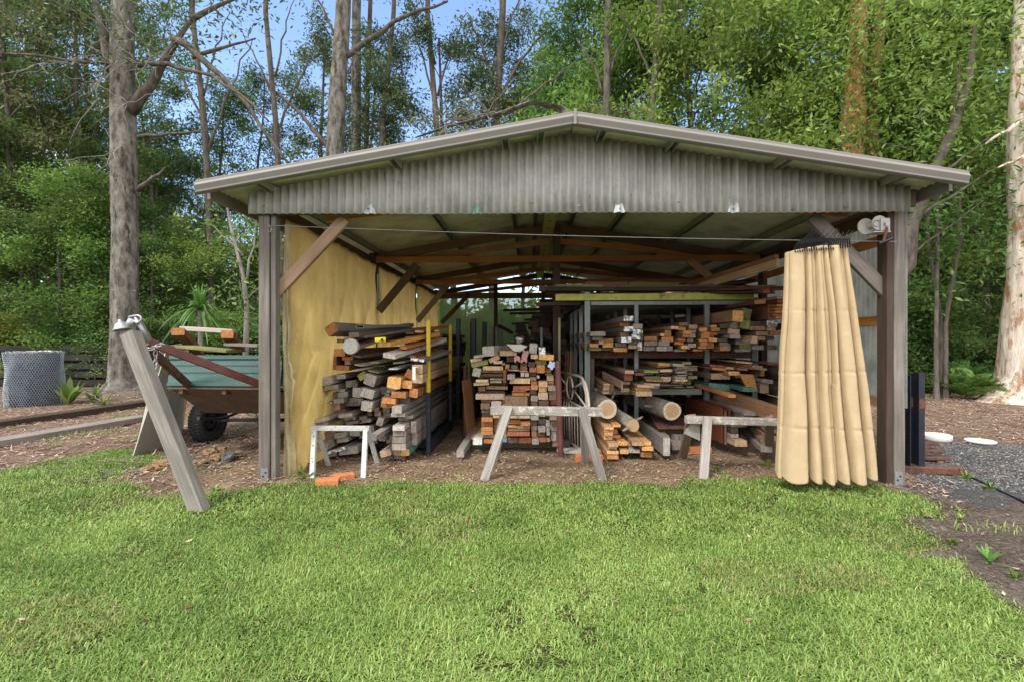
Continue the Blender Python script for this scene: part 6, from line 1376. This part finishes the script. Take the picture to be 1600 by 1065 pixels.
# far wood seen as one mass through the gaps
rgf = np.random.default_rng(77); an = []
for k in range(2600):
    th = rgf.uniform(-1.15, 1.15); d_ = rgf.uniform(30, 46); an.append((d_*math.sin(th), d_*math.cos(th), abs(rgf.normal(0, 1))*(1.6 if -.25 < th < .12 else 3.4)))
me = leaves_mesh('distant_wood', rgf, np.array(an), 45, .9, (.35, .7), (.4, .6)); tag(link('distant_wood', me, None, [M['leaf_yellow']]), 'far off sunlit wood showing through gaps between the nearer trees', 'wood', None, 'stuff')

# ------------------------------------------------------------------ named single trunks
def big_tree(name, pts, radii, mat, lab, crown=None, seed=1, branches=(), lump=.05, nseg=40, leafm='leaf_dark'):
    base = Vector(pts[0]); t = empty(name, base, lab, 'tree')
    P = np.array([list(p) for p in pts]); k = np.linspace(0, len(P)-1, nseg); P2 = np.stack([np.interp(k, np.arange(len(P)), P[:, c]) for c in range(3)], 1); r2 = np.interp(k, np.arange(len(P)), radii)
    n = 30; V = []; 
    for i_ in range(nseg):
        for q in range(n):
            an_ = 2*math.pi*q/n; z_ = P2[i_, 2]; fl = max(0, 1-z_/.55)
            rr_ = r2[i_]*(1+lump*2*mnoise.noise(Vector((math.cos(an_)*1.4, math.sin(an_)*1.4, z_*.6+seed)))+lump*mnoise.noise(Vector((math.cos(an_)*4, math.sin(an_)*4, z_*2+seed)))+fl*fl*.35*(1+.6*math.sin(an_*4+seed)))
            V.append((P2[i_, 0]+rr_*math.cos(an_), P2[i_, 1]+rr_*math.sin(an_), z_))
    F = [(i_*n+q, i_*n+(q+1) % n, (i_+1)*n+(q+1) % n, (i_+1)*n+q) for i_ in range(nseg-1) for q in range(n)]
    b = MB(); b.add(V, F)
    b.build('trunk', M[mat], t, True)
    for bp, r0 in branches:
        b = MB(); bp = [Vector(p) for p in bp]; b.tube(bp, [r0*(1-.7*i_/(len(bp)-1)) for i_ in range(len(bp))], 8); b.build('branch', M['bark_twig' if r0 < .03 else 'bark_dark' if mat == 'bark_grey' else mat], t, True)
    if crown is not None:
        rg = np.random.default_rng(seed); me = leaves_mesh('crown', rg, np.array(crown), 60, .5, (.1, .2), (.28, .4), droop=.5); o = link('crown', me, None, [M[leafm]]); o.parent = t; o.matrix_parent_inverse = wmat(t).inverted()
    return t
def wig(p, q, n=6, a_=.1, seed=0, sag=0):
    r_ = random.Random(seed); p, q = Vector(p), Vector(q); L = (q-p).length; out = []
    for i_ in range(n+1):
        t_ = i_/n; v = p.lerp(q, t_); k = 0 if i_ in (0, n) else 1
        out.append(v+Vector((r_.uniform(-a_, a_), r_.uniform(-a_, a_), r_.uniform(-a_, a_)))*L*.3*k+Vector((0, 0, sag*math.sin(math.pi*t_))))
    return out
YT = 12.6
gt_ = at(194, 614, YT)
def tw(seed, c, n, L0, L1):   # bare pale twigs fanning from a point
    r_ = random.Random(seed); return [(wig(c, Vector(c)+Vector((r_.uniform(-1, 1), r_.uniform(-.7, .3), r_.uniform(-.8, .55))).normalized()*r_.uniform(L0, L1), 6, .16, seed*50+q), .012) for q in range(n)]
br_l = [(wig(at(205,175,YT), at(300,30,YT-.3), 6, .05, 1), .16), (wig(at(175,110,YT), at(140,-40,YT), 6, .05, 2), .15), (wig(at(170,98,YT-.3), at(-40,80,YT-1.5), 8, .06, 3), .05), (wig(at(215,102,YT-.3), at(420,190,YT-1.2), 9, .06, 4, .5), .07), (wig(at(270,60,YT-.3), at(450,255,YT-.8), 9, .04, 5, .4), .10), (wig(at(216,214,YT-.2), at(330,205,YT-.4), 7, .05, 6), .05), (wig(at(216,297,YT-.2), at(258,262,YT-.6), 5, .12, 7), .075),
  (wig(at(300,30,YT-.3), at(380,-10,YT), 5, .06, 8), .08), (wig(at(300,90,YT-.4), at(400,60,YT), 6, .06, 9), .06)]
for s_, c_ in enumerate(((195,40),(200,95),(175,100),(215,100),(160,120),(230,75),(120,90),(200,160),(260,90),(190,230),(60,100))): br_l += tw(60+s_, at(*c_, YT-.4), 5, .8, 2.2)
crn = []; rgc = np.random.default_rng(3)
for k in range(90):
    p = at(rgc.uniform(-80, 420), rgc.uniform(-160, 90), YT+rgc.uniform(-1.5, 2)); crn.append(tuple(p))
big_tree('gum_tree', [at(194,614,YT)*1+Vector((0,0,-.05)), at(194,560,YT), at(195,400,YT), at(194,250,YT), at(191,120,YT), at(193,-80,YT), at(200,-260,YT)], [.38, .32, .305, .30, .28, .24, .16], 'bark_grey', 'massive straight grey trunk with flaking patches and pale bare twigs behind the trailer', crn, 2, br_l, .05, 60, 'leaf_dark')
# trunks against the sky
def sky_tree(pxb, pxt, Y_, r_, lab, seed, mat='bark_dark', forks=()):
    pts = [at(pxb, 600, Y_)*1, at(pxb, 400, Y_), at((pxb*2+pxt)/3, 200, Y_), at(pxt, 20, Y_), at(pxt+5, -160, Y_), at(pxt+8, -330, Y_)]; pts[0].z = -.05
    bs = [(wig(at(a_[0], a_[1], Y_), at(a_[2], a_[3], Y_+a_[4]), 8, .06, seed*9+i_, .25), a_[5]) for i_, a_ in enumerate(forks)]
    rg = np.random.default_rng(seed); crn = [tuple(at(pxt+rg.uniform(-120, 120), rg.uniform(-330, -20), Y_+rg.uniform(-2, 2))) for _ in range(40)]
    return big_tree('tall_tree', pts, [r_*1.2, r_*1.05, r_, r_*.85, r_*.7, r_*.4], mat, lab, crn, seed, bs, .06, 46)
sky_tree(519, 536, 17, .31, 'thick mossy grey trunk rising above the roof slope, limb curving toward the ridge', 11, 'bark_grey', ((530,95,700,2,0,.12),(519,240,400,120,1,.09),(522,180,560,80,0,.05),(524,60,480,-20,0,.05)))
sky_tree(556, 557, 19, .20, 'second grey trunk close beside the thick mossy trunk', 12, 'bark_grey', ((556,120,590,40,0,.05),))
sky_tree(570, 578, 20, .11, 'thin dark trunk just past the two close grey trunks', 13, 'bark_dark', ((575,120,620,40,0,.05),(574,160,545,90,0,.04)))
sky_tree(588, 615, 18, .10, 'thin forked dark trunk bending outward above the roof slope', 14, 'bark_dark', ((590,205,612,150,0,.08),(588,205,570,195,0,.05),(605,160,640,60,0,.04)))
sky_tree(770, 785, 19, .15, 'grey trunk with many thin forks left of the roof ridge', 15, 'bark_dark', ((770,170,860,40,0,.08),(772,140,730,20,0,.07),(770,120,820,-20,0,.06)))
sky_tree(945, 950, 16, .13, 'slim trunk behind the ridge wrapped in feathery twigs', 16, 'bark_dark', ((946,130,1000,20,0,.05),(944,150,900,60,0,.05)))
sky_tree(330, 300, 16.5, .10, 'dark forked trunk close behind the roof corner above the trailer', 18, 'bark_dark', ((325,240,395,60,0,.05),(322,200,250,60,0,.05),(318,150,360,20,0,.04)))
sky_tree(440, 415, 17.5, .10, 'slender dark trunk between roof corner and thick mossy trunk', 19, 'bark_dark', ((438,200,500,60,0,.05),(432,170,370,40,0,.045),(430,120,460,0,0,.04)))
sky_tree(690, 668, 18, .11, 'dark trunk midway along the roof slope with upswept limbs', 20, 'bark_dark', ((688,180,640,40,0,.05),(684,150,730,20,0,.05),(680,100,650,-30,0,.04)))
sky_tree(1010, 1030, 15.5, .10, 'thin dark trunk past the roof ridge among bright leaves', 22, 'bark_dark', ((1012,160,1070,20,0,.05),(1015,120,960,10,0,.05)))
# arching limb resting over the roof near the ridge
lb = big_tree('leaning_tree', [Vector((1.8, 15.2, -.05)), at(900,300,15), at(880,170,14.6), at(830,160,14.4), at(780,178,14.3), at(700,198,14.2), at(650,215,14.2)], [.22, .20, .16, .13, .11, .08, .04], 'bark_grey', 'leaning tree whose mossy limb arches low over the roof slope beside the ridge', [tuple(at(px, py, 14.3+dz)) for px, py, dz in ((700,190,0),(740,180,.3),(680,200,-.2),(780,170,.2),(720,165,.4),(760,150,.1),(650,205,.1),(800,150,.3))], 17, [(wig(at(800,172,14.4), at(905,90,14), 8, .08, 90), .04), (wig(at(770,180,14.3), at(700,120,14), 8, .1, 91), .04), (wig(at(740,188,14.3), at(640,190,14), 8, .1, 92), .03)]+tw(95, at(760,178,14.2), 12, .6, 1.8)+tw(96, at(700,195,14.2), 10, .6, 1.5), .08, 50, 'leaf_olive')
# paperbarks
YP = 10.9
big_tree('paperbark_tree', [g(1608, 630)+Vector((0, .2, -.05)), at(1605,590,YP), at(1603,550,YP), at(1602,486,YP), at(1603,440,YP), at(1605,373,YP), at(1602,300,YP), at(1604,150,YP), at(1612,-40,YP), at(1625,-200,YP)], [.56, .50, .44, .38, .34, .31, .29, .28, .26, .22], 'bark_paper', 'large white paperbark trunk with peeling sheets of bark at the edge of the gravel', [tuple(at(1600+rgc.uniform(-160, 200), rgc.uniform(-200, 40), YP+rgc.uniform(-1.5, 1.5))) for _ in range(50)], 21, [(wig(at(1597,190,YP-.2), at(1540,225,YP-.5), 5, .08, 71), .06), (wig(at(1600,245,YP-.3), at(1560,262,YP-.6), 6, .08, 72), .05)], .10, 60, 'leaf_bright')
for k, (px, Y_, r_, lab) in enumerate(((1330,13.8,.27,'shaggy orange paperbark trunk half hidden by leaves above the roof'),(1362,14.2,.16,'thinner paperbark trunk beside the shaggy orange one'))):
    big_tree('paperbark_tree', [Vector((at(px, 500, Y_).x, Y_, -.05)), at(px, 300, Y_), at(px+3, 180, Y_), at(px+8, 90, Y_), at(px+20, -60, Y_), at(px+25, -160, Y_)], [r_*1.3, r_*1.1, r_, r_*.9, r_*.7, r_*.4], 'bark_orange', lab, [tuple(at(px+rgc.uniform(-80, 80), rgc.uniform(-160, 190), Y_+rgc.uniform(-1.6, -.3))) for _ in range(44)], 30+k, (), .16, 46, 'leaf_bright')
big_tree('dark_tree', [g(1412, 640)+Vector((0, 3.6, -.05)), at(1418,420,11), at(1425,350,11), at(1450,290,10.9), at(1490,200,10.8), at(1515,120,10.8), at(1525,30,10.8)], [.17, .15, .13, .12, .09, .07, .03], 'bark_dark', 'dark trunk angling up from behind the shed corner under the eave', [tuple(at(rgc.uniform(1400, 1580), rgc.uniform(-20, 240), 10.8+rgc.uniform(-.8, 1.2))) for _ in range(42)], 40, [(wig(at(1430,340,11), at(1560,262,10.6), 8, .06, 81), .05), (wig(at(1455,285,10.9), at(1545,215,10.5), 8, .06, 82), .045), (wig(at(1422,400,11), at(1540,310,10.8), 8, .06, 83), .03), (wig(at(1490,200,10.8), at(1500,90,10.6), 6, .06, 84), .04)], .05, 40, 'leaf_bright')
for k, (px, py0, px2, Y_) in enumerate(((1463,600,1465,11.2),(1478,600,1500,11.4),(1470,600,1450,11.6))):
    big_tree('thin_tree', [Vector((at(px, 590, Y_).x, Y_, -.05)), at(px, 500, Y_), at(px2, 380, Y_), at(px2, 290, Y_)], [.05, .04, .035, .02], 'bark_dark', ('upright', 'outward leaning', 'inward leaning')[k]+' thin dark stem behind the ferns beside the shed', [tuple(at(rgc.uniform(1425, 1560), rgc.uniform(290, 470), Y_+rgc.uniform(-.6, .8))) for _ in range(14)], 50+k, (), .05, 20, 'leaf_mid')
# small trees beside the shed on the left: pale stem with layered twigs
big_tree('small_tree', [Vector((at(385, 600, 10.5).x, 10.5, -.05)), at(384,560,10.5), at(386,480,10.5), at(380,430,10.5), at(362,360,10.5), at(350,300,10.5)], [.07, .06, .055, .045, .03, .015], 'bark_twig', 'small pale stemmed tree beside the shed post above the trailer', [tuple(at(rgc.uniform(340, 415), rgc.uniform(440, 500), 10.4+rgc.uniform(-.4, .4))) for _ in range(6)]+[tuple(at(rgc.uniform(320, 400), rgc.uniform(320, 430), 10.8+rgc.uniform(-.4, .4))) for _ in range(8)], 61, [(wig(at(386,440,10.5), at(405,330,10.5), 6, .08, 63), .03), (wig(at(380,400,10.5), at(330,350,10.6), 6, .08, 64), .025), (wig(at(384,470,10.5), at(415,440,10.5), 5, .08, 65), .02)], .05, 24, 'leaf_mid')
# ------------------------------------------------------------------ ground plants
def strap_plant(name, p, n, L, w_, lab, cat='plant', seed=1, arch=1.0, stem=0, mat='leaf_strap', up=(.25, 1.2)):
    rg = random.Random(seed); b = MB(); at_r = []
    for k in range(n):
        az = rg.uniform(0, 6.28); el = rg.uniform(*up); l_ = L*rg.uniform(.65, 1.1); d = Vector((math.cos(az)*math.cos(el), math.sin(az)*math.cos(el), math.sin(el))); s_ = Vector((-math.sin(az), math.cos(az), 0)); c = Vector((0, 0, stem)); vs = []
        for j in range(7):
            t = j/6; ww = w_*(math.sin(math.pi*min(1, t*.85+.12))**.6)*(1 if j < 6 else .05); q = c+d*l_*t-Vector((0, 0, arch*l_*.55*t*t*math.cos(el)*1.2)); vs += [q-s_*ww/2+Vector((0, 0, ww*.15)), q+s_*ww/2+Vector((0, 0, ww*.15))]
        b.add(vs, [(2*j, 2*j+1, 2*j+3, 2*j+2) for j in range(6)]); at_r += [rg.random()]*6
    t_ = empty(name, p, lab, cat)
    me = bpy.data.meshes.new('foliage'); me.from_pydata(b.v, [], b.f); a_ = me.attributes.new('rnd', 'FLOAT', 'FACE'); a_.data.foreach_set('value', at_r); o = link('foliage', me, None, [M[mat]], True); o.parent = t_
    if stem: b2 = MB(); b2.tube([(0, 0, 0), (.03, 0, stem*.5), (0, 0, stem)], [.06, .05, .04], 10); o2 = b2.build('stem', M['bark_twig']); o2.parent = t_
    return t_
strap_plant('cordyline', Vector((at(312,480,9.6).x, 9.6, 0)), 110, .75, .038, 'fountain shaped strap leaved palm lily behind the trailer', 'plant', 4, 1.3, at(312,485,9.6).z, up=(-.3, 1.4))
strap_plant('young_palm', g(145, 628), 26, .62, .05, 'young fan leaved plant between wire roll and grey trunk', 'plant', 5, .8, 0, 'leaf_bright')
strap_plant('broad_weed', g(108, 632), 12, .62, .12, 'broad leaved weed against the wire roll', 'plant', 6, .5, 0, 'leaf_bright', (.7, 1.4))
strap_plant('young_palm', g(162, 632), 16, .42, .045, 'smaller fan leaved seedling nearest the grey trunk', 'plant', 8, .8, 0, 'leaf_yellow')
strap_plant('spiky_plant', g(404, 668), 60, .62, .012, 'dark spiky tussock squeezed between trailer wheel and shed post', 'plant', 9, .5, .1, 'leaf_dark', (-.1, 1.3))
for k, (px, py, n_, L_, lab, mt) in enumerate(((1510,624,60,.85,'lower fern clump beside the paperbark','leaf_strap'),(1495,612,50,1.0,'taller fern clump behind the lower one','leaf_strap'),(1455,614,30,.6,'small fern near the shed corner','leaf_bright'),(1545,612,40,.7,'fern clump close against the paperbark base','leaf_strap'))):
    # ferns: arching fronds with leaflets
    p = g(px, py); rg = np.random.default_rng(90+k); V, F, rn, o_ = [], [], [], 0; 
    for f_ in range(n_):
        az = rg.uniform(0, 6.28); el = rg.uniform(.65, 1.4); l_ = L_*1.35*rg.uniform(.7, 1.1); d = np.array([math.cos(az)*math.cos(el), math.sin(az)*math.cos(el), math.sin(el)]); s_ = np.array([-math.sin(az), math.cos(az), 0])
        for j in range(16):
            t = .12+j/18; q = d*l_*t-np.array([0, 0, l_*.42*t*t])+np.array([0, 0, .03]); ll = .13*l_*math.sin(math.pi*(t*.8+.15))+.02
            for sg in (-1, 1):
                e_ = q+s_*sg*ll+d*ll*.35; m_ = (q+e_)/2; V += [q, m_+d*ll*.26+np.array([0, 0, .01]), e_, m_-d*ll*.26]; F.append((o_, o_+1, o_+2, o_+3)); o_ += 4; rn.append(rg.random())
    me = bpy.data.meshes.new('fronds'); me.from_pydata([tuple(v) for v in V], [], F); a_ = me.attributes.new('rnd', 'FLOAT', 'FACE'); a_.data.foreach_set('value', rn)
    t_ = empty('fern', p, lab, 'fern', 'ferns beside the paperbark'); o = link('fronds', me, None, [M[mt]]); o.parent = t_
for k, (px, py, L_, mt, lab) in enumerate(((335,768,.10,'leaf_bright','green weed clump beside the prop foot'),(478,748,.22,'leaf_strap','grass tuft at the tarpaulin foot behind the trestle'),(960,716,.16,'leaf_bright','seedling leaves growing before the orange board stack'),(985,716,.12,'leaf_mid','second seedling before the orange board stack'),(1120,738,.10,'leaf_bright','small weed under the far sawhorse'),(1200,730,.14,'leaf_yellow','pale weed beside the curtain foot'),(1510,748,.12,'leaf_bright','weed on the gravel beside the hose'),(1548,765,.12,'leaf_bright','weed where the hose nears the sandy patch'),(1545,880,.14,'leaf_strap','upright grass tuft on the bare sandy patch'),(1470,735,.08,'leaf_yellow','tiny weed by the rusty base plate'),(1500,812,.07,'leaf_bright','low weed on the upper sandy patch'),(1490,850,.07,'leaf_yellow','low weed on the middle sandy patch'),(1585,905,.08,'leaf_bright','weed at the far side of the sandy patch'))):
    strap_plant('weed', g(px, py), 16, L_, .018, lab, 'weed', 200+k, .6, 0, mt, (.4, 1.3))

# fallen twigs and brush heaped near the fence and under the trees
def brush(n, xr, yr, lr, seed, hz, nm, lab):
    rg = np.random.default_rng(seed); ls = []
    for _ in range(n):
        p = np.array([rg.uniform(*xr), rg.uniform(*yr), rg.uniform(.01, hz)]); az = rg.uniform(0, 6.28); L = rg.uniform(*lr); m_ = 6; t = np.linspace(0, 1, m_)[:, None]
        b_ = np.cumsum(rg.normal(0, .07, (m_, 3)), 0)*L*.6; b_[:, 2] *= .4; P = p+np.array([math.cos(az), math.sin(az), rg.uniform(-.05, .35)])*L*t+b_; P[:, 2] = np.maximum(P[:, 2], .012)
        r0 = rg.uniform(.004, .012); ls.append((P, r0*(1-.6*t[:, 0])))
        for q in range(rg.integers(0, 4)):
            j = rg.integers(1, 5); d = rg.normal(0, 1, 3); d[2] = abs(d[2])*.5; d /= np.linalg.norm(d); Q = P[j]+d*L*.3*np.linspace(0, 1, 4)[:, None]; ls.append((Q, r0*.5*(1-.6*np.linspace(0, 1, 4))))
    tag(link(nm, tubes_mesh(nm, ls), None, [M['bark_twig']]), lab, 'brush', None, 'stuff')
a_, b_ = g(-60, 618), g(95, 645)
brush(150, (-10.5, -6.0), (9.5, 13.2), (.3, 1.3), 5, .22, 'fallen_brush', 'grey fallen twigs and brush around the wire roll and the massive trunk')
brush(90, (4.2, 11), (6.5, 12), (.12, .6), 6, .03, 'fallen_twigs', 'thin fallen twigs strewn over the leaf litter toward the paperbark')
brush(40, (-5.5, -2.7), (4.2, 6.2), (.08, .4), 7, .02, 'broken_sticks', 'small broken sticks on the bare ground around the prop and trailer')
